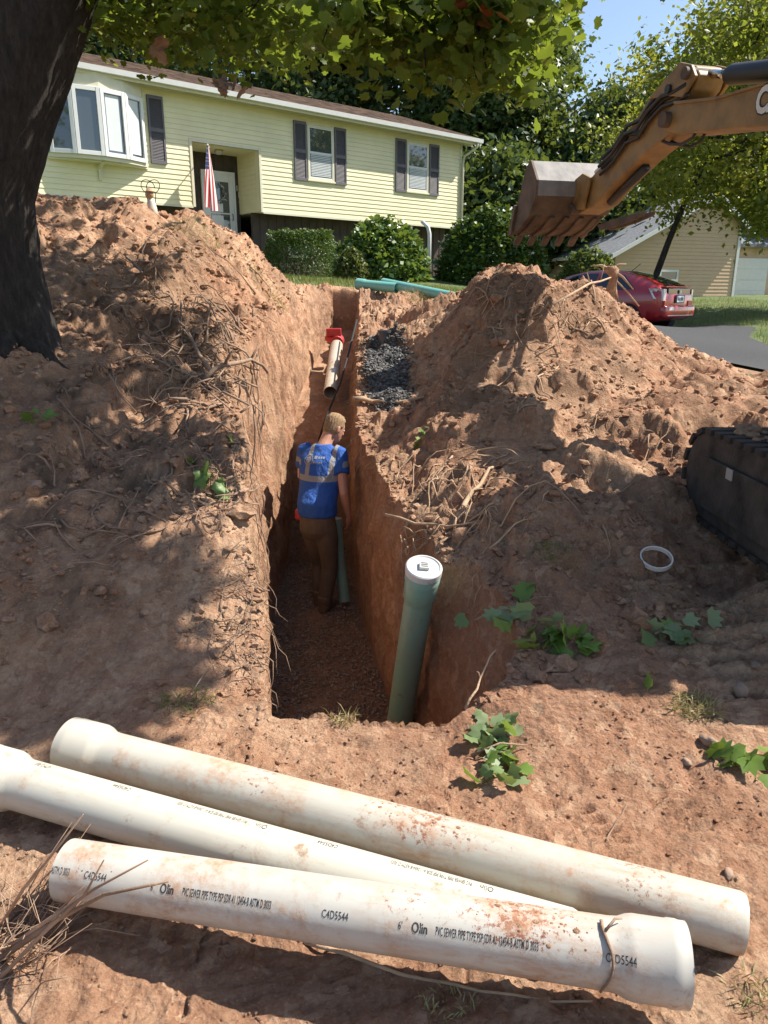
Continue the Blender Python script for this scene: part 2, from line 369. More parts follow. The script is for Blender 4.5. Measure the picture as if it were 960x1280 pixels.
def rough(x, y, edge):
    """dirt relief: clods on the mounds, smoother trampled soil in front"""
    mound = np.clip(sstep(2.9, 4.4, y + 0.12*x) * 1.0, 0, 1)
    amp = 0.36 + 0.85*mound
    z = 0.055*amp*fbm(x*1.5, y*1.5, 1.0, 3) + 0.050*amp*billow(x*4.2, y*4.2, 2.0, 3)*sstep(-.3, .4, noise3(x*.9, y*.9, 7)+.25)
    z = z + 0.026*(0.52+0.6*mound)*fbm(x*8, y*8, 3.0, 4, 0.62) + 0.015*(.45+.6*mound)*billow(x*15, y*15, 6.0, 2) + 0.006*fbm(x*40, y*40, 5.0, 2)
    z = z - 0.05*(.25+.75*mound)*sstep(.18, .5, np.abs(noise3(x*3.1, y*3.1, 12.0))) * sstep(-.1, .3, noise3(x*6, y*6, 13.0))
    wx, wy = x+.03*noise3(x*7, y*7, 3.3), y+.03*noise3(x*7, y*7, 8.8)
    z = z + 0.045*mound*worley_clods(wx, wy, .17, 3)*sstep(-.05, .25, noise3(x*1.2+4, y*1.2, 6.6)+.1) + 0.014*(.30+.75*mound)*worley_clods(wx, wy, .065, 9)*sstep(-.25, .15, noise3(x*1.9, y*1.9, 1.6))
    # broken ledges and hollows on the spoil
    t = noise3(x*1.7+3, y*1.7, 9.0); z = z + 0.07*mound*sstep(.02, .10, t) + 0.05*mound*sstep(.22, .28, t) - 0.06*mound
    h = noise3(x*2.6-7, y*2.6, 4.0); z = z - 0.10*mound*sstep(.34, .52, h)
    return z*edge
def marks(x, y):
    z = 0*x
    # crawler imprint: a chain of pads with cross ribs beside it
    xc = 1.52 + 0.03*np.sin(y*1.3); win = sstep(2.6, 2.8, y)*(1-sstep(4.1, 4.4, y))
    inb = (1-sstep(.055, .07, np.abs(x-xc)))
    z = z + win*inb*(-0.03 + 0.042*sstep(-.25, .1, np.sin(y*2*np.pi/.115)))
    side = sstep(.07, .1, np.abs(x-xc))*(1-sstep(.40, .46, np.abs(x-xc)))
    z = z + win*side*(-0.02 + 0.026*sstep(.35, .8, np.sin(y*2*np.pi/.115+.6*np.sign(x-xc)))) * (0.6+0.8*noise3(x*4, y*3, 2))
    # boot / pad print in the foreground
    for (cx, cy, ang, n) in ((.70, 2.02, .5, 4), (1.02, 2.12, .4, 3)):
        dx, dy = x-cx, y-cy; u = dx*math.cos(ang)+dy*math.sin(ang); v = -dx*math.sin(ang)+dy*math.cos(ang)
        m = (1-sstep(.05, .065, np.abs(u)))*(1-sstep(.028*n, .028*n+.02, np.abs(v)))
        z = z + m*(-0.018 + 0.024*sstep(.0, .4, np.sin(v*2*np.pi/.055)))
    return z
def Hd(x, y):
    """dirt height without the trench"""
    x = np.asarray(x, float); y = np.asarray(y, float)
    e = np.minimum(np.minimum(sstep(0, .8, x-XL(y)), sstep(0, .5, XR(y)-x)), np.minimum(sstep(0, .6, YEND-y), 1))
    mid = sstep(-.15, .25, np.maximum(LL(y)-x, x-LR(y))); nearlip = 0.45+0.55*np.where((y > 2.5) & (y < 13), mid, 1)
    hs_ = Hs(x, y); z = hs_ + rough(x, y, e)*nearlip + marks(x, y)
    for (cx_, cy_, rx_, ry_, dz_) in ((1.45, 6.5, .80, .36, -.10), (1.20, 7.35, .60, .36, -.10), (2.45, 6.95, .70, .32, -.08), (.75, 5.1, .35, .25, -.04)):
        m_ = 1-sstep(.55, 1.0, np.sqrt(((x-cx_+.25*(y-cy_))/rx_)**2 + ((y-cy_)/ry_)**2) + .18*noise3(x*3, y*3, 5.5)); z = z*(1-m_) + m_*(hs_+dz_+.012*fbm(x*9, y*3, 2.0, 3))
    # crisp crest lip around the pit and a hump of loose spoil along the near right edge
    z = z + 0.07*np.exp(-(((x-.62)/.28)**2 + ((y-2.62)/.16)**2)) + 0.05*np.exp(-(((x-1.05)/.25)**2 + ((y-2.75)/.15)**2))
    return z

ys = [np.linspace(-4, .5, 18)]
y = .55
lst = []
while y < YEND: lst.append(y); y += max(.006*y, .0065)
ys = np.unique(np.concatenate([ys[0], np.array(lst), np.linspace(2.50, 2.76, 80), np.linspace(7.4, 8.6, 60), np.linspace(12.71, 12.86, 14), [YEND]]))
def grow(w0, g, L):
    s = [0.0]; d = w0
    while s[-1] < L: s.append(s[-1]+d); d *= g
    s = np.array(s); return s/s[-1]
gl = grow(.010, 1.0115, 9.0); gr = gl
NW, NFc = 30, 26
rows = []; zone = []
Yg = ys[:, None]
ll, lr, fl_, fr_ = LL(ys)[:,None], LR(ys)[:,None], FL(ys)[:,None], FR(ys)[:,None]
Xleft = ll - (ll - XL(ys)[:,None])*gl[None, ::-1]             # from outer edge to lip
Xright = lr + (XR(ys)[:,None]-lr)*gr[None, :]
YY = np.repeat(Yg, len(gl), 1)
Zleft = Hd(Xleft, YY); Zright = Hd(Xright, YY)
D = DEP(ys)[:,None]; zf = ZF(ys)[:,None]
wq = np.linspace(0, 1, NW+2)[None, 1:-1]
# wall: horizontal progress is quick at the rounded lip (left bank is battered further down), then plumb
def wall(xlip, zlip, xfl, sgn, batter):
    k = 1-(1-wq)**batter
    x = xlip + (xfl-xlip)*k
    z = zlip + (zf-zlip)*wq*DEP2(x, Yg)
    drop = (zlip-zf)
    nz = 0.045*fbm(Yg*2.2+0*wq, z*2.6, sgn*5.0, 4) + 0.022*billow(Yg*7+0*wq, z*4, sgn*3.0, 2) + 0.010*fbm(Yg*26+0*wq, z*22, 1.0, 2) - 0.030*sstep(.05, .45, np.abs(noise3(Yg*9+.6*noise3(Yg*2, z*2, 4.), z*1.1, sgn*7.))) + 0.02*worley_clods(Yg+0*z, z, .14, 5)
    return x + D*sgn*nz*np.sin(np.pi*np.clip(wq*1.05, 0, 1))**.35, z
xlw, zlw = wall(ll, Zleft[:,-1:], fl_, 1.0, 2.4)
xrw, zrw = wall(lr, Zright[:,:1], fr_, -1.0, 1.5)
xrw, zrw = xrw[:, ::-1], zrw[:, ::-1]
fq = np.linspace(0, 1, NFc)[None, :]
xf = fl_ + (fr_-fl_)*fq
zlipmid = Zleft[:,-1:]*(1-fq) + Zright[:,:1]*fq
Df = DEP2(xf, Yg); zfl = zlipmid + (zf-zlipmid)*Df + 0.02*fbm(xf*4, Yg*4+0*xf, 2.0, 3)*Df
flat = 1-D                                                    # where there is no trench the middle columns carry ordinary soil
def midz(x, z):
    d_ = (DEP2(x, Yg) > .004)*1.0; return z*d_ + (1-d_)*Hd(x, np.repeat(Yg, x.shape[1], 1))
zlw = midz(xlw, zlw); zrw = midz(xrw, zrw); zfl = midz(xf, zfl)
X = np.concatenate([Xleft, xlw, xf, xrw, Xright], 1); Z = np.concatenate([Zleft, zlw, zfl, zrw, Zright], 1)
Yf = np.repeat(Yg, X.shape[1], 1) + 0
nL = len(gl)
# small lengthways jitter so walls do not read as swept strips
jit = 0.012*noise3(X*9, Z*9, Yf*9); Yf = Yf + jit*(np.abs(D) > .5)
nr, nc = X.shape
V = np.stack([X, Yf, Z], -1).reshape(-1, 3)
idx = np.arange(nr*nc).reshape(nr, nc)
F = np.stack([idx[:-1,:-1], idx[:-1,1:], idx[1:,1:], idx[1:,:-1]], -1)      # (nr-1, nc-1, 4)
# darker soil tone, mostly humus topsoil on the old ground at the left under the tree and just below the lips
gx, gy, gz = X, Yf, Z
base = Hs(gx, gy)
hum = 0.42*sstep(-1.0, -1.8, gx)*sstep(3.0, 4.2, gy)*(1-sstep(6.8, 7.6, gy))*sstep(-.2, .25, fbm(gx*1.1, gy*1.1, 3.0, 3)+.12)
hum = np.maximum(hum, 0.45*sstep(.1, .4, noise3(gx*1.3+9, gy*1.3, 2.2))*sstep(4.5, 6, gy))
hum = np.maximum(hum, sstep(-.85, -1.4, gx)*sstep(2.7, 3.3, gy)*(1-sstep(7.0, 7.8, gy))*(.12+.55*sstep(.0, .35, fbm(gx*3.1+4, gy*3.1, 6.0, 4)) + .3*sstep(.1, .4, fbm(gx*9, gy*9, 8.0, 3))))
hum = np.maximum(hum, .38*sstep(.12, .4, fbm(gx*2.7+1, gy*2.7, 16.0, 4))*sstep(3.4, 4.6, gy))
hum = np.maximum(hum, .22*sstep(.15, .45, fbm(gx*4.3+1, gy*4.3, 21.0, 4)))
hum = np.maximum(hum, 0.30*np.exp(-(((gx-1.0)/.7)**2+((gy-3.5)/.35)**2)))  # soft darker oval on the flat dirt right of the pit
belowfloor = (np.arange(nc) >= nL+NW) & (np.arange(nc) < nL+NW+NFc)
hum = np.where(belowfloor[None,:] & (D > .5) & (gy < 8), 0.5, hum)  # uniformly darker tone on the trench floor
fc = F.reshape(-1, 4)
fx = X[:-1,:-1].ravel(); fy = Yf[:-1,:-1].ravel(); fz = Z[:-1,:-1].ravel(); fb = base[:-1,:-1].ravel()
col_i = np.repeat(np.arange(nc-1)[None,:], nr-1, 0).ravel()
is_r = (col_i >= nL+2*NW+NFc) & (fy > 4.6-.25*np.clip(fx,0,3)) & (fy < 10.6) & (fx > .02) & (fx < 5.2)
is_l = (col_i < nL-1) & (fy > 7.0) & (fy < 11.5) & (fx < -1.15) & (fx > -6.5)
def sub(name, mask, **kw):
    ff = fc[mask]; used, inv = np.unique(ff, return_inverse=True)
    me = np_mesh(name, V[used], inv.reshape(-1, 4)); a = me.attributes.new('hum', 'FLOAT', 'POINT'); a.data.foreach_set('value', hum.reshape(-1)[used].astype(np.float32))
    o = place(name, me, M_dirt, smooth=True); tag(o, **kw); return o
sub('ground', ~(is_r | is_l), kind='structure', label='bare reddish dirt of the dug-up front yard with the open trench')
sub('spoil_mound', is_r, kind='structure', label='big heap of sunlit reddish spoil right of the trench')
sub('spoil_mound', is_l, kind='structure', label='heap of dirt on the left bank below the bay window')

# lawn: one sheet to the horizon with a hole where the dirt is
lx = np.unique(np.concatenate([np.linspace(-12, 24, 121), -12-np.geomspace(.5, 290, 40), 24+np.geomspace(.5, 280, 40)]))
ly = np.unique(np.concatenate([np.linspace(-6, 40, 154), -6-np.geomspace(.5, 120, 25), 40+np.geomspace(.5, 340, 45)]))
LX, LY = np.meshgrid(lx, ly)
far = np.clip((np.hypot(LX, LY)-60)/60, 0, 1)
LZ = Hs(np.clip(LX, -60, 60), np.clip(LY, -40, 120))*(1-far*.6)
inside = (LX > XL(LY)) & (LX < XR(LY)) & (LY < YEND) & (LY > -4)
LZ = LZ + 0.03*fbm(LX*.8, LY*.8, 2.0, 3)*(~inside) - 0.05*inside
i2 = np.arange(LX.size).reshape(LX.shape)
LF = np.stack([i2[:-1,:-1], i2[:-1,1:], i2[1:,1:], i2[1:,:-1]], -1)
cx, cy = (LX[:-1,:-1]+LX[1:,1:])/2, (LY[:-1,:-1]+LY[1:,1:])/2
deep = (cx > XL(cy)+.3) & (cx < XR(cy)-.3) & (cy < YEND-.3) & (cy > -3.7)
m_l, nt, b = newmat('lawn_grass'); g = N(nt); co = g.coord()
c = g.mix(g.ramp(g.noise(co, .35, 5), [(.4, (0,0,0)), (.62, (1,1,1))]), (0.075,0.125,0.028), (0.145,0.17,0.045))
c = g.mix(g.ramp(g.noise(co, 9.0, 5, .7), [(.45, (0,0,0)), (.7, (.8,)*3)]), c, (0.05,0.085,0.02))
c = g.mix(g.ramp(g.noise(co, 2.2, 4), [(.58, (0,0,0)), (.72, (.7,)*3)]), c, (0.25,0.20,0.10))
g.ln(c, b.inputs['Base Color']); b.inputs['Roughness'].default_value = .9; g.ln(g.bump(g.noise(co, 45, 5, .8), .8, .05), b.inputs['Normal'])
lawn = place('lawn', np_mesh('lawn', np.stack([LX, LY, LZ], -1).reshape(-1, 3), LF[~deep]), m_l, smooth=True); tag(lawn, kind='structure', label='green lawn around the houses')
def lawn_z(x, y): return float(Hs(np.array([x]), np.array([y]))[0])

# driveway
dl = [(4.55,8.9), (4.15,10.2), (3.6,12), (3.6,15), (3.2,18), (2.2,21), (0.9,24.5)]
dr = [(5.6,8.3), (5.9,9.8), (6.4,12), (7.2,15), (8.6,17.6), (8.4,20.2), (5.4,26.5)]
tt = np.linspace(0, 1, 60); s0 = np.linspace(0, 1, len(dl))
ax_ = np.interp(tt, s0, [p[0] for p in dl]); ay_ = np.interp(tt, s0, [p[1] for p in dl]); bx_ = np.interp(tt, s0, [p[0] for p in dr]); by_ = np.interp(tt, s0, [p[1] for p in dr])
q = np.linspace(0, 1, 16)[None, :]; DX = ax_[:,None]*(1-q)+bx_[:,None]*q; DY = ay_[:,None]*(1-q)+by_[:,None]*q
DZ = Hs(DX, DY) + .035
i3 = np.arange(DX.size).reshape(DX.shape)
M_asph = simple('asphalt', (0.038,0.038,0.04), .9, var=.3, vscale=30, bump=.6, bscale=180)
place('driveway', np_mesh('driveway', np.stack([DX, DY, DZ], -1).reshape(-1,3), np.stack([i3[:-1,:-1], i3[:-1,1:], i3[1:,1:], i3[1:,:-1]], -1).reshape(-1,4)), M_asph, smooth=True)['kind'] = 'structure'

# ------------------------------------------------------------------ yellow raised-ranch house
M_yel_side = simple('yellow_vinyl', (0.75,0.685,0.43), .55, var=.07, vscale=1.3)
M_trimy = simple('cream_trim', (0.64,0.60,0.44), .5, var=.04)
M_white = simple('white_paint', (0.66,0.66,0.64), .45, var=.04)
M_brown = simple('dark_brown_siding', (0.060,0.043,0.034), .75, var=.25, vscale=5, bump=.3)
M_shut = simple('charcoal_shutter', (0.115,0.105,0.115), .6, var=.08)
m_roof, nt, b = newmat('asphalt_shingle'); g = N(nt)
br = g.n('ShaderNodeTexBrick'); br.inputs['Scale'].default_value = 1.0; br.inputs['Brick Width'].default_value = .32; br.inputs['Row Height'].default_value = .14; br.inputs['Mortar Size'].default_value = .008
br.inputs['Color1'].default_value = (.37,.235,.16,1); br.inputs['Color2'].default_value = (.26,.16,.11,1); br.inputs['Mortar'].default_value = (.06,.04,.03,1)
g.ln(g.coord(), br.inputs['Vector']); g.ln(g.mix(g.ramp(g.noise(g.coord(), 3, 4), [(.4,(0,0,0)),(.7,(.6,)*3)]), br.outputs['Color'], (.32,.21,.15)), b.inputs['Base Color'])
b.inputs['Roughness'].default_value = .95; g.ln(g.bump(br.outputs['Fac'], .6, .01), b.inputs['Normal'])
m_glass, nt, b = newmat('window_glass'); b.inputs['Base Color'].default_value = (.05,.06,.065,1); b.inputs['Roughness'].default_value = .04; b.inputs['Specular IOR Level'].default_value = .9
b.inputs['Coat Weight'].default_value = 1; b.inputs['Coat Roughness'].default_value = .02
M_blind = simple('pale_blind', (0.55,0.58,0.58), .7, var=.06)
M_iron = simple('dark_iron', (0.03,0.03,0.032), .5, metal=.6)
P0 = at(573, 284, 29.0); P0[2] = 0
HM = Matrix.Translation((P0[0], P0[1], 0)) @ Matrix.Rotation(R(40), 4, 'Z')   # local x runs right along the front, y into the house
def hw(x, y, z): return HM @ Vector((x, y, z))
hb = hw(-8, 2, .45)
house = thing('house', 'yellow raised ranch house with brown roof and dark lower storey', 'house', hb, R(40))
XA, ZB, ZT, RX0, RX1, RZ, RD = -17.2, 2.45, 5.22, -10.45, -8.35, 4.09, 1.25
def siding(mb, x0, x1, z0, z1, y=0.0, c=.128, d=.016):
    z = z0
    while z < z1-1e-4:
        t = min(z+c, z1)
        mb._add([(x0,y-d,z),(x1,y-d,z),(x1,y,t),(x0,y,t),(x0,y,z),(x1,y,z)], [(0,1,2,3),(0,4,5,1)]); z += c
mb = MB()
siding(mb, XA, RX0, ZB, RZ); siding(mb, RX1, 0, ZB, RZ); siding(mb, XA, 0, RZ, ZT)
o = mb.build('siding', M_yel_side, house, HM); o['kind'] = 'stuff'
mb = MB(); mb.box(XA, RX0, .002, .2, ZB, ZT); mb.box(RX1, 0, .002, .2, ZB, ZT); mb.box(RX0, RX1, .002, .2, RZ, ZT)
mb.box(-.2, -.002, .2, 8, ZB, ZT); mb.box(XA, XA+.2, .2, 8, ZB, ZT); mb.box(XA, 0, 7.8, 8, .2, ZT)
mb.box(XA+.2, RX0-.04, .2, 7.8, ZB, ZB+.05); mb.box(RX1+.04, -.2, .2, 7.8, ZB, ZB+.05)
mb.build('upper_wall', M_yel_side, house, HM)
mb = MB(); mb.box(XA+.2, RX0, .5, .6, -.3, ZB); mb.box(RX1, -.2, .5, .6, -.3, ZB); mb.box(-.3, -.2, .6, 7.8, -.3, ZB); mb.box(XA+.2, XA+.3, .6, 7.8, -.3, ZB)
x = XA+.25
while x < -.25:
    if not (RX0-.05 < x < RX1+.05): mb.box(x, x+.012, .484, .5, -.3, ZB-.01)
    x += .305
mb.build('lower_wall', M_brown, house, HM)
# entry recess: brown boards at the back, yellow returns
mb = MB(); mb.box(RX0-.02, RX1+.02, RD, RD+.06, .3, RZ+.3)
x = RX0+.1
while x < RX1: mb.box(x, x+.012, RD-.012, RD, .3, RZ+.02); x += .305
mb.build('recess_back', M_brown, house, HM)
mb = MB(); mb.box(RX0-.04, RX0-.0, .21, RD, ZB, RZ); mb.box(RX1, RX1+.04, .21, RD, ZB, RZ); mb.box(RX0, RX1, .205, RD, RZ, RZ+.04)
for zz in np.arange(ZB, RZ-.1, .128): mb.box(RX1-.012, RX1, .21, RD-.02, zz, zz+.012); mb.box(RX0, RX0+.012, .21, RD-.02, zz, zz+.012)
mb.build('recess_return', M_yel_side, house, HM)
mb = MB(); mb.box(RX0-.08, RX0+.0, -.03, .05, ZB-.03, RZ+.08); mb.box(RX1-.0, RX1+.08, -.03, .05, ZB-.03, RZ+.08); mb.box(RX0, RX1, -.03, .05, RZ, RZ+.08)
mb.build('recess_trim', M_trimy, house, HM, bevel=.006)
mb = MB(); mb.box(XA-.03, RX0-.08, -.025, .02, ZB-.06, ZB); mb.box(RX1+.08, .03, -.025, .02, ZB-.06, ZB); mb.box(-.02, .07, -.03, .07, ZB, ZT)
mb.build('corner_trim', M_trimy, house, HM)
# roof
OV, EV, RI = .6, .42, .33; YR = 4.0; ZE = 5.36
zr = ZE + RI*(YR+EV)
mb = MB()
for s in (0, 1):
    y0, y1 = (-EV, YR) if s == 0 else (8+EV, YR)
    a = [(XA-OV, y0, ZE), (OV, y0, ZE), (OV, y1, zr), (XA-OV, y1, zr)]
    mb._add(a + [(p[0], p[1], p[2]+.05) for p in a], [(0,1,2,3),(4,5,6,7),(0,1,5,4),(1,2,6,5),(2,3,7,6),(3,0,4,7)])
roof = mb.build('roof', m_roof, house, HM)
mb = MB()                                            # real shingle butts along each course
for k in range(1, 31):
    y = -EV + k*.14; z = ZE + .05 + RI*(y+EV)
    if y < YR-.05: mb.box(XA-OV, OV, y, y+.02, z-.006, z+.010)
mb.build('shingle_course', m_roof, roof, HM)['kind'] = 'stuff'
mb = MB(); mb.box(XA-OV+.02, OV-.02, -EV+.02, .0, ZE-.06, ZE-.03); mb.box(XA-OV, OV, -EV-.0, -EV+.02, ZE-.17, ZE+.0)
mb.box(XA-OV, OV-.01, -.02, .0, ZT-.01, ZE-.06)
for yy in (0, 1):
    ya, yb = (-EV, YR) if yy == 0 else (8+EV, YR)
    mb._add([(OV+.0,ya,ZE-.16),(OV+.03,ya,ZE-.16),(OV+.03,yb,zr-.16),(OV+.0,yb,zr-.16),(OV,ya,ZE+.05),(OV+.03,ya,ZE+.05),(OV+.03,yb,zr+.05),(OV,yb,zr+.05)], [(0,3,2,1),(4,5,6,7),(0,1,5,4),(1,2,6,5),(2,3,7,6),(3,0,4,7)])
mb.prism([(0,ZT-.3),(8,ZT-.3),(8,ZE-.05),(YR,zr-.08),(0,ZE-.05)], lambda a, c: (-.15,a,c), lambda a, c: (0,a,c))
mb.build('soffit', M_trimy, house, HM)
mb = MB(); mb.prism([(-EV-.115,ZE-.10),(-EV-.005,ZE-.10),(-EV-.005,ZE+.02),(-EV-.02,ZE+.02),(-EV-.02,ZE-.08),(-EV-.10,ZE-.08),(-EV-.115,ZE+.02),(-EV-.13,ZE+.02)], lambda a, c: (XA-OV,a,c), lambda a, c: (OV+.01,a,c))
mb.build('gutter', M_white, house, HM)
mb = MB(); mb.tube([(.40,-EV-.06,ZE-.1),(.38,-EV-.03,ZE-.25),(.12,-.1,ZE-.52),(.08,-.075,ZE-.75),(.08,-.075,.5)], .04, 8)
mb.build('downspout', M_trimy, house, HM, smooth=True)
def window(x0, x1, z0, z1, y=0.0, sash=True):
    f = MB(); w = .06
    for a, c, d, e in ((x0,x0+w,z0,z1),(x1-w,x1,z0,z1),(x0+w,x1-w,z0,z0+w),(x0+w,x1-w,z1-w,z1)): f.box(a, c, y-.045, y+.0, d, e)
    f.box(x0-.03, x1+.03, y-.07, y-.0, z0-.05, z0-.0)
    win = f.build('window', M_trimy, house, HM, bevel=.006)
    zm = (z0+z1)/2
    for k, (a, c) in enumerate(((z0+w, zm), (zm, z1-w))):
        p = MB().box(x0+w+.03, x1-w-.03, y-.028-.004*k, y-.02, a+.03, c-.03).build('pane', m_glass, win, HM)
        f = MB(); x2, x3 = x0+w, x1-w; yy = y-.036-.006*k
        for aa, cc, d, e in ((x2,x2+.03,a,c),(x3-.03,x3,a,c),(x2+.03,x3-.03,a,a+.03),(x2+.03,x3-.03,c-.03,c)): f.box(aa, cc, yy, y-.012, d, e)
        f.build('sash', M_white, win, HM)
    f = MB()
    for zz in np.arange(z0+w+.06, zm-.06, .045): f.box(x0+w+.06, x1-w-.06, y-.0315, y-.029, zz, zz+.03)
    f.build('blind', M_blind, win, HM)['kind'] = 'stuff'
    return win
window(-2.58, -1.58, 3.48, 5.02); window(-6.63, -5.64, 3.48, 5.02)
def shutter(x0, x1, z0, z1):
    f = MB(); y0 = -.055
    for a, c, d, e in ((x0,x0+.05,z0,z1),(x1-.05,x1,z0,z1),(x0+.05,x1-.05,z0,z0+.08),(x0+.05,x1-.05,z1-.08,z1),(x0+.05,x1-.05,(z0+z1)/2-.05,(z0+z1)/2+.05)): f.box(a, c, y0, -.012, d, e)
    s = f.build('shutter', M_shut, house, HM)
    f = MB()
    for zz in np.arange(z0+.09, z1-.1, .036):
        f._add([(x0+.05,-.044,zz),(x1-.05,-.044,zz),(x1-.05,-.022,zz+.03),(x0+.05,-.022,zz+.03)], [(0,1,2,3)])
    f.box(x0+.05, x1-.05, -.02, -.014, z0+.08, z1-.08)
    f.build('louvre', M_shut, s, HM)['kind'] = 'stuff'
for a, c in ((-3.08,-2.62), (-1.54,-1.08), (-7.12,-6.67), (-5.60,-5.16), (-11.66,-11.22)): shutter(a, c, 3.42, 5.06)
# lower window showing above the hedge
f = MB()
for a, c, d, e in ((-7.12,-7.05,1.2,2.02),(-6.17,-6.10,1.2,2.02),(-7.05,-6.17,1.95,2.02),(-7.05,-6.17,1.2,1.27)): f.box(a, c, .45, .484, d, e)
lw = f.build('window', M_trimy, house, HM); MB().box(-7.05, -6.17, .47, .482, 1.27, 1.95).build('pane', m_glass, lw, HM)
# bow window
bow = [(-11.74,.0),(-11.84,.12),(-12.40,.36),(-13.05,.45),(-13.70,.36),(-14.26,.12),(-14.36,.0)]
BZ0, BZ1 = 3.38, 4.92
f = MB(); f.prism([(x,-o) for x, o in bow], lambda a, c: (a,c,BZ0-.09), lambda a, c: (a,c,BZ0)); 
f.prism([(x*1.0,-o*.75) for x, o in bow], lambda a, c: (a,c,BZ0-.13), lambda a, c: (a,c,BZ0-.09))
bw = f.build('bow_window', M_trimy, house, HM, bevel=.008)
f = MB(); f.prism([(x+.0,-o) for x, o in bow], lambda a, c: (a,c,BZ1), lambda a, c: (a,c,ZE-.1)); f.build('head_board', M_trimy, bw, HM, bevel=.008)
for i in range(1, 5):
    (xa, oa), (xb, ob) = bow[i], bow[i+1]; A, B = Vector((xa,-oa,0)), Vector((xb,-ob,0)); d = (B-A); L = d.length; d.normalize(); nrm = Vector((d.y,-d.x,0)); nrm = nrm if nrm.y < 0 else -nrm
    f = MB(); up = Vector((0,0,1)); zc = (BZ0+BZ1)/2; hz = (BZ1-BZ0)/2
    for t in (.045, L-.045): f.obox(A+d*t+up*zc-nrm*.0, d, nrm, up, .045, .05, hz)
    for z in (BZ0+.05, BZ1-.05): f.obox(A+d*L/2+up*z, d, nrm, up, L/2-.09, .045, .05)
    fr = f.build('frame', M_white, bw, HM, bevel=.006)
    MB().obox(A+d*L/2+up*zc-nrm*.012, d, nrm, up, L/2-.09, .012, hz-.1).build('pane', m_glass, bw, HM)
    if i in (1, 2):
        f = MB()
        f.obox(A+d*L*.52+up*(zc+.02)-nrm*.003, d, nrm, up, L/2-.15, .005, hz-.14); f.build('blind', M_blind, bw, HM)
f = MB(); f.prism([(-.38,BZ0-.13),(0,BZ0-.13),(0,BZ0-.52),(-.06,BZ0-.52),(-.08,BZ0-.25)], lambda a, c: (-13.11,a,c), lambda a, c: (-13.03,a,c)); f.build('bracket', M_trimy, bw, HM, bevel=.005)
# entry door with storm glass, wreath, house number, porch lamp
dx0, dx1, dz0, dz1 = -9.53, -8.56, 1.47, 3.53; yb = RD-.012
f = MB()
for a, c, d, e in ((dx0-.09,dx0,dz0,dz1+.09),(dx1,dx1+.06,dz0,dz1+.09),(dx0,dx1,dz1,dz1+.09)): f.box(a, c, yb-.07, yb, d, e)
f.build('door_frame', M_white, house, HM, bevel=.006)
f = MB()
for a, c, d, e in ((dx0,dx0+.16,dz0,dz1),(dx1-.16,dx1,dz0,dz1),(dx0+.16,dx1-.16,dz1-.2,dz1),(dx0+.16,dx1-.16,dz0,dz0+.25),(dx0+.16,dx1-.16,2.42,2.46)): f.box(a, c, yb-.05, yb-.01, d, e)
door = f.build('door', M_white, house, HM, bevel=.006)
MB().box(dx0+.16, dx1-.16, yb-.03, yb-.018, dz0+.25, 2.42).build('pane', m_glass, door, HM); MB().box(dx0+.16, dx1-.16, yb-.03, yb-.018, 2.46, dz1-.2).build('pane', m_glass, door, HM)
f = MB(); f.box(dx0+.2, dx1-.38, yb-.036, yb-.031, dz0+.3, 2.38)
for k in range(5): f.box(dx0+.22+k*.085, dx0+.225+k*.085, yb-.039, yb-.036, dz0+.3, 2.7)
f.box(dx0+.2, dx1-.38, yb-.036, yb-.031, 2.48, 2.72); f.build('curtain', M_white, door, HM)
f = MB(); f.tube([(dx1-.08,yb-.05,2.25),(dx1-.08,yb-.09,2.27),(dx1-.08,yb-.09,2.42),(dx1-.08,yb-.05,2.44)], .012, 6); f.build('handle', M_iron, door, HM)
f = MB(); rr = random.Random(4)
for k in range(70):
    t = rr.random()*6.283; r = .2+rr.uniform(-.06,.06); c = Vector((dx0+.46+r*math.cos(t), yb-.075+rr.uniform(-.02,.02), 2.98+1.15*r*math.sin(t)))
    f.mat(rr.choice((0,0,1))); f.tube([c, c+Vector((rr.uniform(-.07,.07), rr.uniform(-.03,.01), rr.uniform(-.07,.07)))], [.018,.004], 4)
f.build('wreath', [simple('grey_wreath', (.22,.23,.22), .8, var=.4, vscale=20), simple('pale_wreath', (.55,.56,.54), .8)], door, HM)
def text_mesh(body, size, sx=1.0, extrude=0.0, bold=0.0, align='LEFT', spacing=1.0):
    cu = bpy.data.curves.new('txt', 'FONT'); cu.body = body; cu.size = size; cu.extrude = extrude; cu.offset = bold; cu.align_x = align; cu.resolution_u = 3; cu.space_character = spacing
    ob = bpy.data.objects.new('txt', cu); C.objects.link(ob); bpy.context.view_layer.update()
    me = bpy.data.meshes.new_from_object(ob.evaluated_get(bpy.context.evaluated_depsgraph_get())); bpy.data.objects.remove(ob); bpy.data.curves.remove(cu)
    if sx != 1.0:
        for v in me.vertices: v.co.x *= sx
    return me
RX90 = Matrix.Rotation(R(90), 4, 'X')
for ch, x, z in (('1', -8.335-.08, 3.12), ('1', -8.28-.08, 2.93), ('9', -8.24-.08, 2.70)):
    place('number', text_mesh(ch, .22, 1, .008, .004), M_trimy, house, HM @ Matrix.Translation((x-.06, RD-.03, z)) @ RX90)
f = MB(); f.ball((-9.3, .62, RZ-.06), .14, .14, .07, 12, 6); f.tube([(-9.3,.62,RZ),(-9.3,.62,RZ-.03)], .09, 10); f.build('porch_light', simple('lamp_glass', (.45,.44,.38), .3), house, HM, smooth=True)
# steps below the door with railing
mb = MB(); mb.box(RX0, RX1, .25, RD, .9, 1.45); mb.box(RX0+.1, RX1-.1, -.1, .25, .7, 1.2); mb.box(RX0+.1, RX1-.1, -.45, -.1, .5, .95)
mb.build('front_steps', simple('concrete', (.36,.34,.31), .9, var=.15, bump=.3), house, HM)

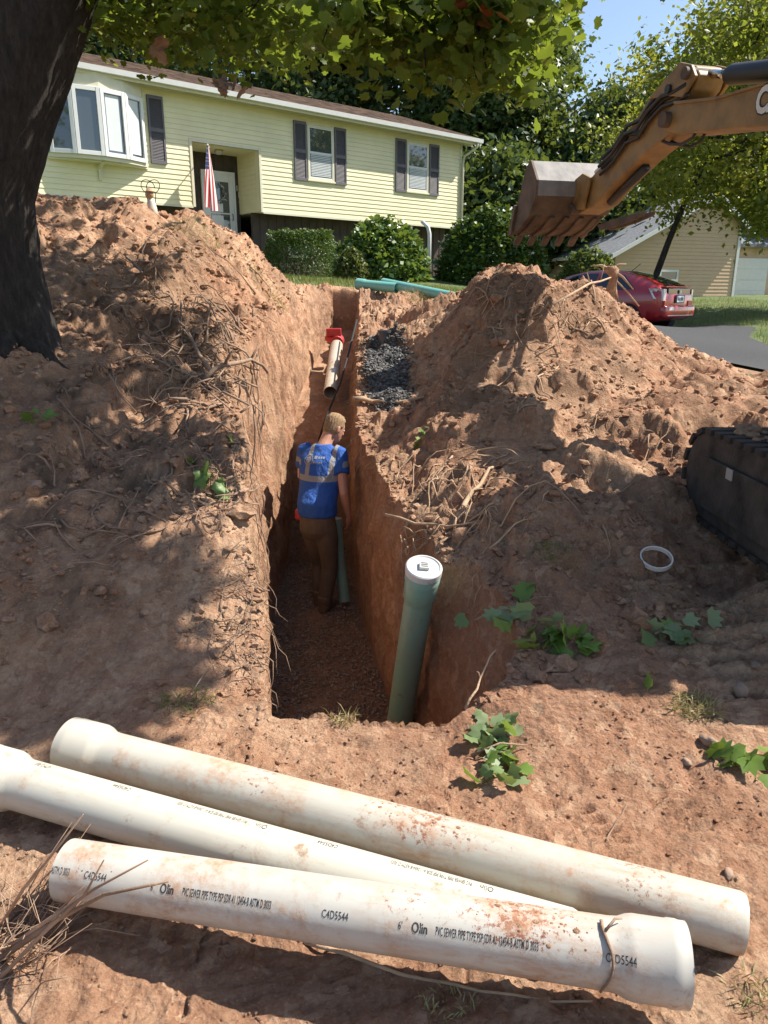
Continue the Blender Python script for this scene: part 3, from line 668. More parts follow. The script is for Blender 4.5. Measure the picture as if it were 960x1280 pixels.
# flag on a slanted pole at the entry
fl_base = hw(RX0+.14, -.03, RZ-.28)
flag = thing('house_flag', 'striped red white and blue flag hanging limp beside the front door', 'flag', fl_base, R(40))
pole_a = Vector((RX0+.55, -.02, RZ+.05)); pole_b = Vector((RX0+.26, -1.0, RZ-.10))
pa, pb = Vector((RX0+.52, -.04, RZ-.10)), Vector((RX0-.02, -.95, RZ-.22))
f = MB(); f.tube([pa, pb], .014, 8); f.ball(pb, .03, nu=8, nv=6); f.build('pole', M_trimy, flag, HM, smooth=True)
FV = []; FF = []; nu_, nv_ = 40, 30; tone = []
for i in range(nu_+1):
    u = i/nu_
    for j in range(nv_+1):
        v = j/nv_                                     # v along the hoist (pole), u along the fly, which hangs down
        hang = u*1.62
        base_p = pa.lerp(pb, .42+.55*v)
        xoff = -.06*u + .085*math.sin(v*11+u*1.6)*min(1, .25+u*1.6)*.7 - .22*u*(v-.6)
        yoff = .10*math.cos(v*8.0+u*1.5)*min(1, u*2)*.6 + .42*u*(v-.5)*.6
        FV.append((base_p.x+xoff, base_p.y+yoff, base_p.z-hang*(1-.04*v)-.04*math.sin(v*7)*u)); tone.append((u, v))
for i in range(nu_):
    for j in range(nv_):
        a = i*(nv_+1)+j; FF.append((a, a+1, a+nv_+2, a+nv_+1))
def cloth_mat(name, col):
    m, nt, b = newmat(name); g = N(nt); b.inputs['Base Color'].default_value = (*col,1); b.inputs['Roughness'].default_value = .8
    tr = g.n('ShaderNodeBsdfTranslucent'); tr.inputs['Color'].default_value = (*col,1); ms = g.n('ShaderNodeMixShader'); ms.inputs[0].default_value = .3
    g.ln(b.outputs[0], ms.inputs[1]); g.ln(tr.outputs[0], ms.inputs[2]); g.ln(ms.outputs[0], nt.nodes['Material Output'].inputs['Surface']); return m
MF = [cloth_mat('flag_red', (.42,.028,.04)), cloth_mat('flag_white', (.72,.70,.68)), cloth_mat('flag_blue', (.03,.035,.13))]
me = bpy.data.meshes.new('cloth'); me.from_pydata(FV, [], FF)
mi = []
for i in range(nu_):
    for j in range(nv_):
        u, v = (i+.5)/nu_, (j+.5)/nv_; k = int((1-v)*13)
        mi.append(2 if (u < .38 and v > 6/13) else (0 if k % 2 == 0 else 1))
me.polygons.foreach_set('material_index', mi)
fo = place('cloth', me, MF, flag, HM, True)
f = MB()
for r_ in range(7):
    for c_ in range(5):
        i = int((.03+.34*(c_+.5)/5)*nu_); j = int((6.4/13 + .5*(r_+.5)/7)*nv_); p = Vector(FV[i*(nv_+1)+j])
        for k in range(4): f.tube([p+Vector((0,-.012,0)), p+Vector((.014*math.cos(k*1.57), -.012, .014*math.sin(k*1.57)))], [.005,.001], 3)
f.build('star', MF[1], fo, HM)['kind'] = 'stuff'

# garden figurine with wire scrolls on top of the left mound
gp = at(190, 266, 9.3); gp[2] -= .02
fig = thing('garden_figurine', 'small white and tan garden figurine with wire scrolls on the left mound', 'ornament', gp)
GM = Matrix.Translation(gp)
M_fw = simple('cream_ceramic', (.62,.56,.47), .5, var=.1); M_ft = simple('tan_ceramic', (.38,.24,.14), .5, var=.2)
f = MB(); f.loft([((0,0,-.03),(1,0,0),(0,1,0),.07,.06),((0,0,.06),(1,0,0),(0,1,0),.065,.055),((.0,0,.14),(1,0,0),(0,1,0),.045,.04),((0,0,.18),(1,0,0),(0,1,0),.025,.025)], 12); f.build('body', M_fw, fig, GM, True)
f = MB(); f.ball((-.01,-.01,.215), .05, .05, .052); f.build('head', M_ft, fig, GM, True)
f = MB(); f.loft([((-.01,0,.245),(1,0,0),(0,1,0),.07,.07),((-.01,0,.25),(1,0,0),(0,1,0),.07,.07),((-.01,0,.255),(1,0,0),(0,1,0),.04,.04),((-.01,0,.285),(1,0,0),(0,1,0),.032,.032)], 12); f.build('hat', M_ft, fig, GM, True)
for s in (-1, 1):
    f = MB(); f.tube([(s*.03,.02,-.03),(s*.05,.02,.2)]+[(s*(.05+.09*math.sin(t)*(.4+t/7)), .02, .24+.07*(1-math.cos(t))) for t in np.linspace(0,5,14)], .005, 5); f.build('wire_scroll', M_iron, fig, GM, True)

# stair railing beside the hedge
rb = at(340, 318, 23.0); rl = thing('stair_railing', 'thin pale metal stair railing behind the round hedge', 'railing', rb)
f = MB(); a = at(333, 292, 23.2); c = at(349, 306, 22.9); f.tube([a, c], .022, 6); f.build('handrail', M_white, rl)
for k in range(4):
    p = Vector(a).lerp(Vector(c), k/4); MB().tube([p, p-Vector((0,0,.8))], .012, 5).build('baluster', M_iron, rl)

# ------------------------------------------------------------------ neighbour's house
M_tan = simple('tan_vinyl', (.56,.39,.24), .6, var=.05, vscale=2)
m_groof = simple('grey_shingle', (.16,.17,.185), .95, var=.35, vscale=9, bump=.5, bscale=30)
NA = at(765, 372, 32.0); NB = at(916, 372, 34.2); nd = Vector((NB[0]-NA[0], NB[1]-NA[1], 0)); NLen = nd.length; nang = math.atan2(nd.y, nd.x)
NM = Matrix.Translation((NA[0], NA[1], 0)) @ Matrix.Rotation(nang, 4, 'Z')
nh = thing('neighbour_house', 'tan sided house with grey gable roof behind the red car', 'house', NM @ Vector((NLen/2, 4, -.1)), nang)
ze, za, zq, xq = 1.78, 4.1, 2.9, .74*NLen; ND = 11.0
f = MB(); f.prism([(0,-.6),(NLen,-.6),(NLen,zq),(xq,za),(0,ze)], lambda a, c: (a,0,c), lambda a, c: (a,ND,c)); f.build('wall', M_tan, nh, NM)
f = MB()
z = -.1
while z < za-.1:
    h = max(0, (z+.15-ze)/(za-ze)*xq); h2 = NLen-max(0, (z+.15-zq)/(za-zq)*(NLen-xq))
    if h2-h > .2: f._add([(h,-.022,z),(h2,-.022,z),(h2,-.003,z+.15),(h,-.003,z+.15),(h,-.003,z),(h2,-.003,z)], [(0,1,2,3),(0,4,5,1)])
    z += .15
f.build('siding', M_tan, nh, NM)['kind'] = 'stuff'
f = MB()
for s in (0, 1):
    xe, xm = (-.4, xq) if s == 0 else (NLen+.4, xq); zE = ze-.4*(za-ze)/xq if s == 0 else zq-.4*(za-zq)/(NLen-xq)
    a = [(xe,-.35,zE),(xe,ND+.3,zE),(xm,ND+.3,za),(xm,-.35,za)]
    f._add(a+[(p[0],p[1],p[2]+.1) for p in a], [(0,1,2,3),(4,5,6,7),(0,1,5,4),(1,2,6,5),(2,3,7,6),(3,0,4,7)])
f.build('roof', m_groof, nh, NM)
f = MB()
for s in (0, 1):
    xe, xm = (-.42, xq) if s == 0 else (NLen+.42, xq); zE = ze-.42*(za-ze)/xq if s == 0 else zq-.42*(za-zq)/(NLen-xq)
    f._add([(xe,-.39,zE-.08),(xm,-.39,za-.08),(xm,-.39,za+.09),(xe,-.39,zE+.09),(xe,-.352,zE-.08),(xm,-.352,za-.08),(xm,-.352,za+.09),(xe,-.352,zE+.09)], [(0,1,2,3),(4,7,6,5),(0,4,5,1),(3,2,6,7)])
f.box(NLen-.14, NLen+.03, -.05, -.024, -.6, zq-.02); f.box(NLen+.0, NLen+.03, -.05, .12, -.6, zq-.02)
zE = ze-.42*(za-ze)/xq; f.box(-.45,-.41,-.35,ND+.3,zE-.02,zE+.12)
f.build('trim', M_white, nh, NM)
def nwin(px, py0, py1, w):
    def onp(px, py):
        n_ = Vector((math.sin(nang), -math.cos(nang), 0)); r = Vector(ray(px, py)); t = Vector(NA).dot(n_)/r.dot(n_); q = NM.inverted() @ (r*t); return q.x, q.z
    xa, z1 = onp(px, py0); xb, z0 = onp(px+w, py1); f = MB()
    for a, c, d, e in ((xa,xa+.09,z0,z1),(xb-.09,xb,z0,z1),(xa+.09,xb-.09,z0,z0+.09),(xa+.09,xb-.09,z1-.09,z1)): f.box(a, c, -.06, -.024, d, e)
    wn_ = f.build('window', M_white, nh, NM); MB().box(xa+.09, xb-.09, -.04, -.026, z0+.09, z1-.09).build('pane', m_glass, wn_, NM)
nwin(824, 337, 352, 22)
# set-back garage wing to the right
f = MB(); f.box(NLen, NLen+7, 2.2, 8, -.6, 2.3); wing = f.build('garage_wing', M_tan, nh, NM)
gd = MB().box(NLen+1.3, NLen+4.0, 2.12, 2.198, -.25, 1.75).build('garage_door', M_white, nh, NM)
f = MB()
for k in range(4): f.box(NLen+1.3, NLen+4.0, 2.105, 2.118, -.2+k*.5, .27+k*.5)
f.build('door_panel', M_white, gd, NM)
f = MB(); f._add([(NLen-.1,1.8,2.25),(NLen+7.4,1.8,2.25),(NLen+7.4,5.1,4.0),(NLen-.1,5.1,4.0),(NLen-.1,1.8,2.4),(NLen+7.4,1.8,2.4),(NLen+7.4,5.1,4.15),(NLen-.1,5.1,4.15)], [(0,1,2,3),(4,5,6,7),(0,1,5,4),(1,2,6,5),(2,3,7,6),(3,0,4,7)]); f.build('wing_roof', m_groof, nh, NM)
f = MB(); f.tube([(NLen+.5,2.1,2.25),(NLen+.4,2.12,1.9),(NLen+.4,2.12,-.2)], .05, 6); f.build('downspout', M_white, nh, NM)

# ------------------------------------------------------------------ red hatchback
M_car = simple('red_car_paint', (.42,.014,.022), .25, var=.05, coat=1.0)
m_cgl, nt, b = newmat('car_glass'); b.inputs['Base Color'].default_value = (.012,.014,.015,1); b.inputs['Roughness'].default_value = .05; b.inputs['Coat Weight'].default_value = 1
M_rub = simple('rubber', (.018,.018,.018), .8, var=.2); M_rim = simple('alloy', (.45,.46,.47), .35, metal=.8)
M_tl = simple('clear_lens', (.60,.58,.58), .12, var=.15, vscale=30, coat=1); M_tlr = simple('red_lens', (.42,.015,.02), .12, coat=1)
cpos = at(800, 402, 19.0); CZ = lawn_z(5.6, 19.4)+.04
car_h = math.atan2(.75, -.66)                        # heading: away to the left
rear = Vector(at(845, 400, 18.5)); ctr = Vector((rear.x, rear.y, 0)) + Vector((math.cos(car_h), math.sin(car_h), 0))*2.2
CZ = lawn_z(ctr.x, ctr.y)+.04
car = thing('car', 'red hatchback parked on the driveway behind the spoil heap', 'car', (ctr.x, ctr.y, CZ), car_h)
CM = Matrix.Translation((ctr.x, ctr.y, CZ)) @ Matrix.Rotation(car_h, 4, 'Z')
sx_ = [-2.22,-2.16,-2.0,-1.75,-1.4,-.9,-.4,.1,.6,1.05,1.5,1.9,2.12,2.22]
hwid = [.60,.76,.83,.855,.865,.87,.87,.87,.87,.865,.85,.80,.70,.52]
bot  = [.42,.34,.28,.24,.20,.19,.19,.19,.19,.20,.20,.22,.26,.34]
belt = [.86,.95,1.0,.99,.975,.955,.94,.925,.91,.90,.86,.78,.68,.58]
roofz= [.88,1.00,1.13,1.24,1.35,1.45,1.49,1.48,1.38,1.18,.92,.82,.71,.60]
cabw = [.50,.60,.60,.59,.58,.575,.57,.57,.60,.66,.70,.66,.58,.45]
def csec(x):
    w, bz, be, rz, cw = (float(np.interp(x, sx_, a)) for a in (hwid, bot, belt, roofz, cabw))
    pts = [(0,bz),(w*.80,bz),(w*.96,bz+.08),(w,bz+.30),(w,be-.14),(w*.965,be),(w*.965+(cw-w*.965)*.5,be+(rz-be)*.52),(cw,rz-(rz-be)*.10),(cw*.72,rz-.004),(0,rz+.018)]
    return pts
xs = np.concatenate([np.linspace(-2.22, 2.22, 60)])
vs = []; fs = []
for x in xs:
    p = csec(x); ring = [(x, a, c) for a, c in p] + [(x, -a, c) for a, c in p[-2:0:-1]]; vs += ring
k = len(ring)
for i in range(len(xs)-1):
    for j in range(k): fs.append((i*k+j, i*k+(j+1)%k, (i+1)*k+(j+1)%k, (i+1)*k+j))
fs += [tuple(range(k)), tuple(range((len(xs)-1)*k, len(xs)*k))]
mbx = MB(); mbx._add(vs, fs); body = mbx.build('body', M_car, car, CM, True, angle=50)
def patch(name, mat, x0, x1, i0, i1, side, t0=0.0, t1=1.0, off=.008, nx=14, x0b=None, x1b=None, parent=None):
    v = []; ff = []
    for a in range(nx+1):
        for bq in range(5):
            s = t0+(t1-t0)*bq/4; xa = x0+(0 if x0b is None else (x0b-x0)*s); xb = x1+(0 if x1b is None else (x1b-x1)*s); x = xa+(xb-xa)*a/nx; p = csec(x); q = i0+(i1-i0)*s; ii = min(int(q), len(p)-2); fq_ = q-ii
            yy = p[ii][0]*(1-fq_)+p[ii+1][0]*fq_; zz = p[ii][1]*(1-fq_)+p[ii+1][1]*fq_
            v.append((x, side*(yy+off), zz+off*.3))
    for a in range(nx):
        for bq in range(4): ff.append((a*5+bq, a*5+bq+1, (a+1)*5+bq+1, (a+1)*5+bq))
    m_ = MB(); m_._add(v, ff); return m_.build(name, mat, parent or car, CM, True)
for s in (1, -1):
    patch('side_window', m_cgl, -1.55, -.42, 5, 7, s, .08, .92, x0b=-1.05, x1b=-.42); patch('side_window', m_cgl, -.34, .75, 5, 7, s, .08, .92, x0b=-.34, x1b=.40)
# rear glass across the sloping hatch
v = []; ff = []
for a in range(9):
    x = -2.06+a*(1.0/8)
    for bq in range(9):
        yq = -1+2*bq/8; p = csec(x); v.append((x-.004, yq*p[8][0]*.93, p[8][1]+.012+.02*(1-yq*yq)))
for a in range(8):
    for bq in range(8): ff.append((a*9+bq, a*9+bq+1, (a+1)*9+bq+1, (a+1)*9+bq))
m_ = MB(); m_._add(v, ff); m_.build('rear_window', m_cgl, car, CM, True)
f = MB(); f.box(-2.20,-1.98,-.62,.62,1.045,1.075); f.build('spoiler', M_car, car, CM, bevel=.01)
f = MB(); f.box(-2.215,-2.17,-.52,.52,.89,1.03); f.build('lower_rear_window', m_cgl, car, CM, bevel=.01)
for s in (1, -1):
    f = MB(); f.prism([(-2.20,.74),(-2.02,.80),(-1.88,1.02),(-1.98,1.03),(-2.20,1.01)], lambda a, c: (a,s*.70 if a < -2.1 else s*.80,c), lambda a, c: (a-.012,s*.60 if a < -2.1 else s*.865,c)); f.build('tail_light', M_tl, car, CM, bevel=.006)
    f = MB(); f.box(-2.235,-2.17,s*.56-.12,s*.56+.12,.62,.75); f.build('tail_light', M_tlr, car, CM, bevel=.01)
f = MB(); f.box(-2.29,-2.1,-.72,.72,.36,.64); f.build('bumper', M_car, car, CM, bevel=.05, smooth=True)
f = MB(); f.box(-2.30,-2.285,-.6,.6,.40,.415); f.build('bumper_strip', M_rim, car, CM)
pl = MB().box(-2.262,-2.245,-.16,.16,.71,.86).build('license_plate', simple('plate_white', (.7,.72,.75), .4), car, CM)
f = MB()
for k, y_ in enumerate((-.09,-.03,.04,.10)): f.box(-2.266,-2.263,y_-.018,y_+.018,.75,.82)
f.build('plate_mark', M_iron, pl, CM)
MB().box(-2.245,-2.235,-.22,.22,.69,.88).build('plate_recess', M_iron, car, CM)
f = MB(); f.box(-2.298,-2.292,.34,.56,.53,.60); f.build('sticker', M_white, car, CM)
f = MB(); f.tube([(-2.24,0,.95),(-2.25,0,.95)], .045, 12); f.build('badge', M_rim, car, CM)
for x in (-1.38, 1.35):
    for s in (1, -1):
        wh = MB().tube([(x,s*.70,.31),(x,s*.72,.31),(x,s*.87,.31),(x,s*.885,.31)], [.27,.315,.315,.29], 22).build('wheel', M_rub, car, CM, True, angle=40)
        f = MB(); f.tube([(x,s*.875,.31),(x,s*.892,.31)], [.2,.19], 18); f.build('rim', M_rim, wh, CM)
        f = MB(); f.tube([(x,s*.60,.33),(x,s*.872,.33)], .36, 22); f.build('wheel_arch', M_rub, car, CM)
f = MB(); f.tube([(-.9,0,1.46),(-1.12,0,1.62)], .008, 5); f.build('antenna', M_rub, car, CM)

# ------------------------------------------------------------------ excavator: arm in view, body standing just outside the frame
M_cat = simple('machine_yellow', (.25,.15,.055), .55, var=.35, vscale=5, bump=.05)
M_cat2 = simple('machine_black', (.022,.021,.021), .5, var=.3)
M_steel = simple('worn_steel', (.21,.20,.19), .68, metal=.1, var=.3, vscale=7, bump=.2, bscale=20)
M_rust = simple('muddy_steel', (.11,.078,.058), .75, metal=.2, var=.4, vscale=6, bump=.3)
M_chrome = simple('chrome_rod', (.7,.7,.7), .12, metal=1.0, var=.02)
AK = -.25; AX0 = 4.18                                 # plan line of the arm: x = AX0 + AK*y
adir = Vector((AK, 1, 0)).normalized(); anrm = Vector((1, -AK, 0)).normalized()
EXO = Vector((AX0+AK*3.5, 3.5, 0)); EXZ = -1.31
ang = math.atan2(adir.y, adir.x)
exc = thing('excavator', 'yellow tracked excavator with its bucket raised over the right mound', 'excavator', (EXO.x, EXO.y, EXZ))
def arm(px, py):                                      # bearing -> point in the arm's vertical plane
    r = Vector(ray(px, py)); t = (EXO.dot(anrm)-.13)/r.dot(anrm); return r*t+anrm*.13
def slab(mb, pts, w, c=0.0):
    P = [Vector(p) for p in pts]; n = len(P)
    mb._add([p+anrm*(c-w/2) for p in P]+[p+anrm*(c+w/2) for p in P], [tuple(range(n)), tuple(range(2*n-1,n-1,-1))]+[(i,i+n,(i+1)%n+n,(i+1)%n) for i in range(n)])
# boom
A = lambda *q: [arm(*p) for p in q]
bt, bl = arm(838, 150), None
br_top = A((846,128),(900,122),(960,104)); br_bot = A((960,158),(900,163),(850,168),(833,163),(828,148))
root = Vector((EXO.x, EXO.y, 0)) + adir*.55
boom_pts = br_top + [arm(1010,88), root+adir*1.15+Vector((0,0,1.0)), root+adir*.72+Vector((0,0,-.35)), root+adir*1.0+Vector((0,0,-.45)), root+adir*1.32+Vector((0,0,.75)), arm(1010,153)] + br_bot
mb = MB(); slab(mb, boom_pts, .30); boom = mb.build('boom', M_cat, exc, bevel=.012)
mb = MB(); slab(mb, A((848,131),(900,125),(960,107),(960,103.5),(900,121),(846,127)), .34); mb.build('boom_top_plate', M_cat, boom, bevel=.004)
# lettering on the boom side facing the camera
ta, tb = arm(947, 139), arm(985, 129)
tx = (tb-ta).normalized(); ty = Vector((0,0,1)); ty = (ty-tx*ty.dot(tx)).normalized()
def side_text(name, s, size, off, mat, bold, parent):
    me = text_mesh(s, size, .78, .0, bold); nn = -anrm
    Mx = Matrix(((tx.x,ty.x,nn.x,0),(tx.y,ty.y,nn.y,0),(tx.z,ty.z,nn.z,0),(0,0,0,1)))
    return place(name, me, mat, parent, Matrix.Translation(ta-anrm*(.15+off)-ty*.02) @ Mx)
side_text('lettering_outline', 'CAT', .23, .003, M_cat2, .020, boom); side_text('lettering', 'CAT', .23, .005, simple('decal_white', (.7,.7,.68), .5), .009, boom)  # black outline printed round the white letters
# stick cylinder on top of the boom
c0, c1 = arm(882, 92), arm(960, 84); cdn = (c1-c0).normalized()
mb = MB(); mb.tube([arm(893, 92), arm(893,92)+cdn*.05, c1+cdn*1.4], [.062,.075,.075], 16); mb.build('stick_cylinder', M_cat2, exc, smooth=True, angle=40)
mb = MB(); mb.tube([arm(866, 91), arm(896, 91.5)], .032, 12); mb.build('cylinder_rod', M_chrome, exc, smooth=True)
# stick
stick_pts = A((858,80),(868,82),(873,93),(866,112),(846,136),(838,165),(800,196),(762,234),(744,256),(722,268),(712,256),(728,232),(752,206),(786,160),(812,120))
mb = MB(); slab(mb, stick_pts, .24); stick = mb.build('stick', M_cat, exc, bevel=.012)
mb = MB()
for s in (-1, 1): slab(mb, A((856,78),(870,81),(875,95),(858,122),(840,120),(815,125)), .03, s*.16)
mb.build('stick_lug', M_cat, stick, bevel=.006)
mb = MB(); p = arm(843, 112); mb.tube([p-anrm*.2, p+anrm*.2], .035, 12); mb.build('lightening_hole', M_cat2, stick)
for (qx, qy, r_) in ((866,92,.045), (838,150,.06), (722,262,.05), (716,238,.045)):
    p = arm(qx, qy); MB().tube([p-anrm*.21, p+anrm*.21], r_, 14).build('pin', M_rust, exc, smooth=True, angle=40)
# bucket cylinder on the stick, with hoses
mb = MB(); a, c = arm(826,128)+Vector((0,0,.05)), arm(752,200)+Vector((0,0,.05)); mb.tube([a, c], .06, 14); mb.build('bucket_cylinder', M_cat2, exc, smooth=True, angle=40)
mb = MB(); mb.tube([c, arm(731,219)+Vector((0,0,.03))], .028, 10); mb.build('cylinder_rod', M_chrome, exc, smooth=True)
for k, o_ in enumerate((-.15, -.135, -.17, .15, -.145)):
    pts = [arm(x_, y_)+anrm*o_+Vector((0,0,dz*(1.6 if k % 2 else 1)+.035*k)) for x_, y_, dz in ((862,122,.02),(846,136,.05),(830,138,.03),(812,160,.05),(800,172,.0),(784,186,.05),(768,206,.02),(752,224,.04))]
    MB().tube(pts, .017, 6).build('hose', M_cat2, exc, smooth=True)
for k in range(2):
    pts = [arm(x_, y_)+anrm*(-.1+.08*k) for x_, y_ in ((868,160),(862,172+3*k),(848,180+3*k),(834,180),(824,176))]; MB().tube(pts, .013, 6).build('hose', M_cat2, exc, smooth=True)
# thumb cylinder under the stick
mb = MB(); mb.tube([arm(792,208), arm(748,252)], .04, 10); mb.build('thumb_cylinder', M_cat2, exc, smooth=True)
# bucket
BP = arm(712, 250); bs = lambda s, z: BP + adir*s*.80 + Vector((0,0,.05+z*.72))
prof = [(-.06,.42),(-.26,.14),(-.25,-.06),(-.10,-.30),(.16,-.44),(.46,-.52)]
BW = .80; bc = -.19                                   # bucket sits centred slightly left of the arm plane as seen
mb = MB(); t_ = .025
def shell(mb, pr, w, c, th):
    n = len(pr); inn = []
    for i, (s, z) in enumerate(pr):
        a = Vector(pr[max(i-1,0)]); b_ = Vector(pr[min(i+1,n-1)]); d = (b_-a).normalized(); inn.append((s-d.y*th, z+d.x*th))
    poly = list(pr) + inn[::-1]
    slab_pts = [bs(*p) for p in poly]; N2 = len(poly)
    vs_ = [p+anrm*(c-w/2) for p in slab_pts]+[p+anrm*(c+w/2) for p in slab_pts]; fs_ = []
    for i in range(n-1):
        j = N2-1-i
        fs_ += [(i,i+1,j-1,j), (i+N2,j+N2,j-1+N2,i+1+N2), (i,i+N2,i+1+N2,i+1), (j,j-1,j-1+N2,j+N2)]
    fs_ += [(0,N2-1,2*N2-1,N2), (n-1,n-1+N2,n+N2,n)]
    mb._add(vs_, fs_)
shell(mb, prof[:3], BW, bc, t_)
bucket = mb.build('bucket', M_steel, exc)
mb = MB(); shell(mb, prof[2:], BW-.004, bc, t_); mb.build('bucket_belly', M_rust, bucket)
side = [(-.06,.43),(-.27,.14),(-.26,-.07),(-.10,-.31),(.16,-.45),(.46,-.53),(.30,-.12),(.16,.16),(.06,.36)]
for s in (-1, 1):
    mb = MB(); slab(mb, [bs(*p) for p in side], .03, bc+s*(BW/2+.012)); mb.build('side_plate', M_rust, bucket, bevel=.004)
    mb = MB(); slab(mb, [bs(*p) for p in ((.48,-.55),(.32,-.12),(.26,-.14),(.38,-.52))], .05, bc+s*(BW/2+.035)); mb.build('side_cutter', M_rust, bucket, bevel=.004)
for k in range(5):
    c_ = bc-BW/2+.07+k*(BW-.14)/4; mb = MB()
    P_ = [(.40,-.47),(.42,-.56),(.55,-.67),(.54,-.60)]; slab(mb, [bs(*p) for p in P_], .075, c_); mb.build('tooth', M_rust, bucket, bevel=.006)
    mb = MB(); slab(mb, [bs(*p) for p in ((-.12,-.33),(.15,-.475),(.40,-.545),(.40,-.52),(.15,-.445),(-.10,-.30))], .05, c_); mb.build('wear_strap', M_rust, bucket)
for s in (-1, 1):
    mb = MB(); slab(mb, [bs(*p) for p in ((-.24,-.02),(-.40,.02),(-.47,.12),(-.40,.22),(-.33,.16),(-.24,.20))], .035, s*.14-.0); mb.build('ear', M_cat2, bucket, bevel=.006)
    mb = MB(); slab(mb, A((713,262),(733,262),(742,222),(733,217),(722,226)), .03, s*.14-.02); mb.build('link', M_cat, exc, bevel=.005)
# thumb
mb = MB()
for s in (-1, 1): slab(mb, A((738,281),(755,275),(775,269),(797,263),(795,269),(775,278),(757,284),(742,288)), .02, s*.05)
for q in ((750,282),(779,272)): mb.tube([arm(*q)-anrm*.05, arm(*q)+anrm*.05], .018, 8)
mb.build('thumb', M_rust, exc, bevel=.004)
# upper body, cab and tracks (the near end of the left track shows at the right edge)
TM = Matrix.Translation((0, 0, 0))
UM = Matrix.Translation((0,0,0))
mb = MB(); mb.box(2.85, 4.5, 3.0, 4.9, -.62, .35); mb.box(3.55, 4.5, 3.0, 4.2, .35, .6); mb.build('engine_housing', M_cat, exc, bevel=.06)
mb = MB(); mb.box(2.70, 3.5, 3.25, 4.75, -.55, 1.35); mb.build('cab', M_cat2, exc, bevel=.08)
cabo = bpy.data.objects['cab']
for (x0_, x1_, y0_, y1_, z0_, z1_) in ((2.692,2.699,3.4,4.6,.25,1.2),(2.85,3.35,4.751,4.758,-.2,1.2),(2.85,3.35,3.242,3.249,.3,1.2)): MB().box(x0_, x1_, y0_, y1_, z0_, z1_).build('window', m_cgl, cabo)
mb = MB(); mb.box(2.66, 3.6, 3.2, 4.8, 1.35, 1.43); mb.build('cab_roof', M_cat, exc, bevel=.03)
mb = MB(); mb.tube([(3.3,3.8,-.9),(3.3,3.8,-.62)], .55, 20); mb.box(2.4, 4.1, 3.0, 4.2, -1.1, -.88); mb.build('undercarriage', M_cat2, exc)
m_pad = simple('dusty_rubber', (.05,.039,.031), .85, var=.75, vscale=6, bump=.5)
def track(x0, x1, name):
    ya, yb_, r_ = 2.95, 4.30, .258; zc = EXZ+r_+.03
    path = []
    for t in np.linspace(-90, 90, 13): path.append((yb_+r_*math.cos(R(t)), zc+r_*math.sin(R(t))))
    for t in np.linspace(90, 270, 13): path.append((ya+r_*math.cos(R(t)), zc+r_*math.sin(R(t))))
    mb = MB(); mb.prism(path, lambda a, c: (x0,a,c), lambda a, c: (x1,a,c)); tr = mb.build('track', m_pad, exc, bevel=.02)
    # grouser pads round the loop, one mesh shared
    pm = MB().box(-(x1-x0)/2-.012, (x1-x0)/2+.012, -.038, .038, -.006, .026).mesh('grouser'); pm.materials.append(m_pad)
    L = [0]; P2 = path+[path[0]]
    for i in range(len(path)): L.append(L[-1]+math.dist(P2[i], P2[i+1]))
    nP = 36
    for k in range(nP):
        s = L[-1]*k/nP; i = max(j for j in range(len(path)) if L[j] <= s); f_ = (s-L[i])/(L[i+1]-L[i]); yy = P2[i][0]+(P2[i+1][0]-P2[i][0])*f_; zz = P2[i][1]+(P2[i+1][1]-P2[i][1])*f_
        an = math.atan2(P2[i+1][1]-P2[i][1], P2[i+1][0]-P2[i][0])
        piece('grouser', pm, tr, Matrix.Translation(((x0+x1)/2, yy, zz)) @ Matrix.Rotation(an+math.pi, 4, 'X'))
    return tr
t1 = track(1.90, 2.36, 'near'); t2 = track(3.85, 4.31, 'far')
mb = MB(); mb.box(1.87, 1.885, 2.95, 4.25, EXZ+.12, EXZ+.42); mb.build('track_guard', m_pad, exc, bevel=.01)
MB().box(1.862, 1.868, 3.86, 3.93, EXZ+.36, EXZ+.42).build('sticker', simple('grey_label', (.35,.34,.32), .5), exc)
mb = MB(); rr = random.Random(2)
for k in range(60):
    x_, y_ = rr.uniform(1.98, 2.3), rr.uniform(3.2, 4.3); s = rr.uniform(.012, .04); mb.ball((x_, y_, EXZ+.57+s*.3), s*1.4, s*1.4, s*.6, 6, 4)
o = mb.build('caked_dirt', M_clod, t1, None, True); o['kind'] = 'stuff'

# ------------------------------------------------------------------ ground queries
_hx = np.arange(-9, 9.02, .025); _hy = np.arange(.4, 14.2, .025); _HG = Hd(*np.meshgrid(_hx, _hy))
def Hq(x, y):                                          # quick look-up of the dirt height
    fx = np.clip((np.asarray(x, float)+9)/.025, 0, len(_hx)-1.001); fy = np.clip((np.asarray(y, float)-.4)/.025, 0, len(_hy)-1.001); i = fx.astype(int); j = fy.astype(int); u = fx-i; v = fy-j
    return _HG[j,i]*(1-u)*(1-v)+_HG[j,i+1]*u*(1-v)+_HG[j+1,i]*(1-u)*v+_HG[j+1,i+1]*u*v
_Ys = np.concatenate([np.linspace(.6, 6, 1400), np.linspace(6, 16, 900)])
def gp(px, py, lift=0.0):                              # where a bearing meets the dirt
    r = ray(px, py); P = r[None,:]*(_Ys/r[1])[:,None]; h = Hq(P[:,0], P[:,1]); d_ = P[:,2]-h; k = np.argmax(d_ < 0) if (d_ < 0).any() else int(np.argmin(np.where(_Ys > 2, d_, 9))); q = P[k].copy(); q[2] = h[k]+lift; return q
def hd(x, y): return float(Hq(np.array([x]), np.array([y]))[0])
def pix(P):
    P = np.asarray(P, float); d = P[1]*math.cos(PITCH)-P[2]*math.sin(PITCH); up = P[1]*math.sin(PITCH)+P[2]*math.cos(PITCH); return 480+FPX*P[0]/d, 640-FPX*up/d

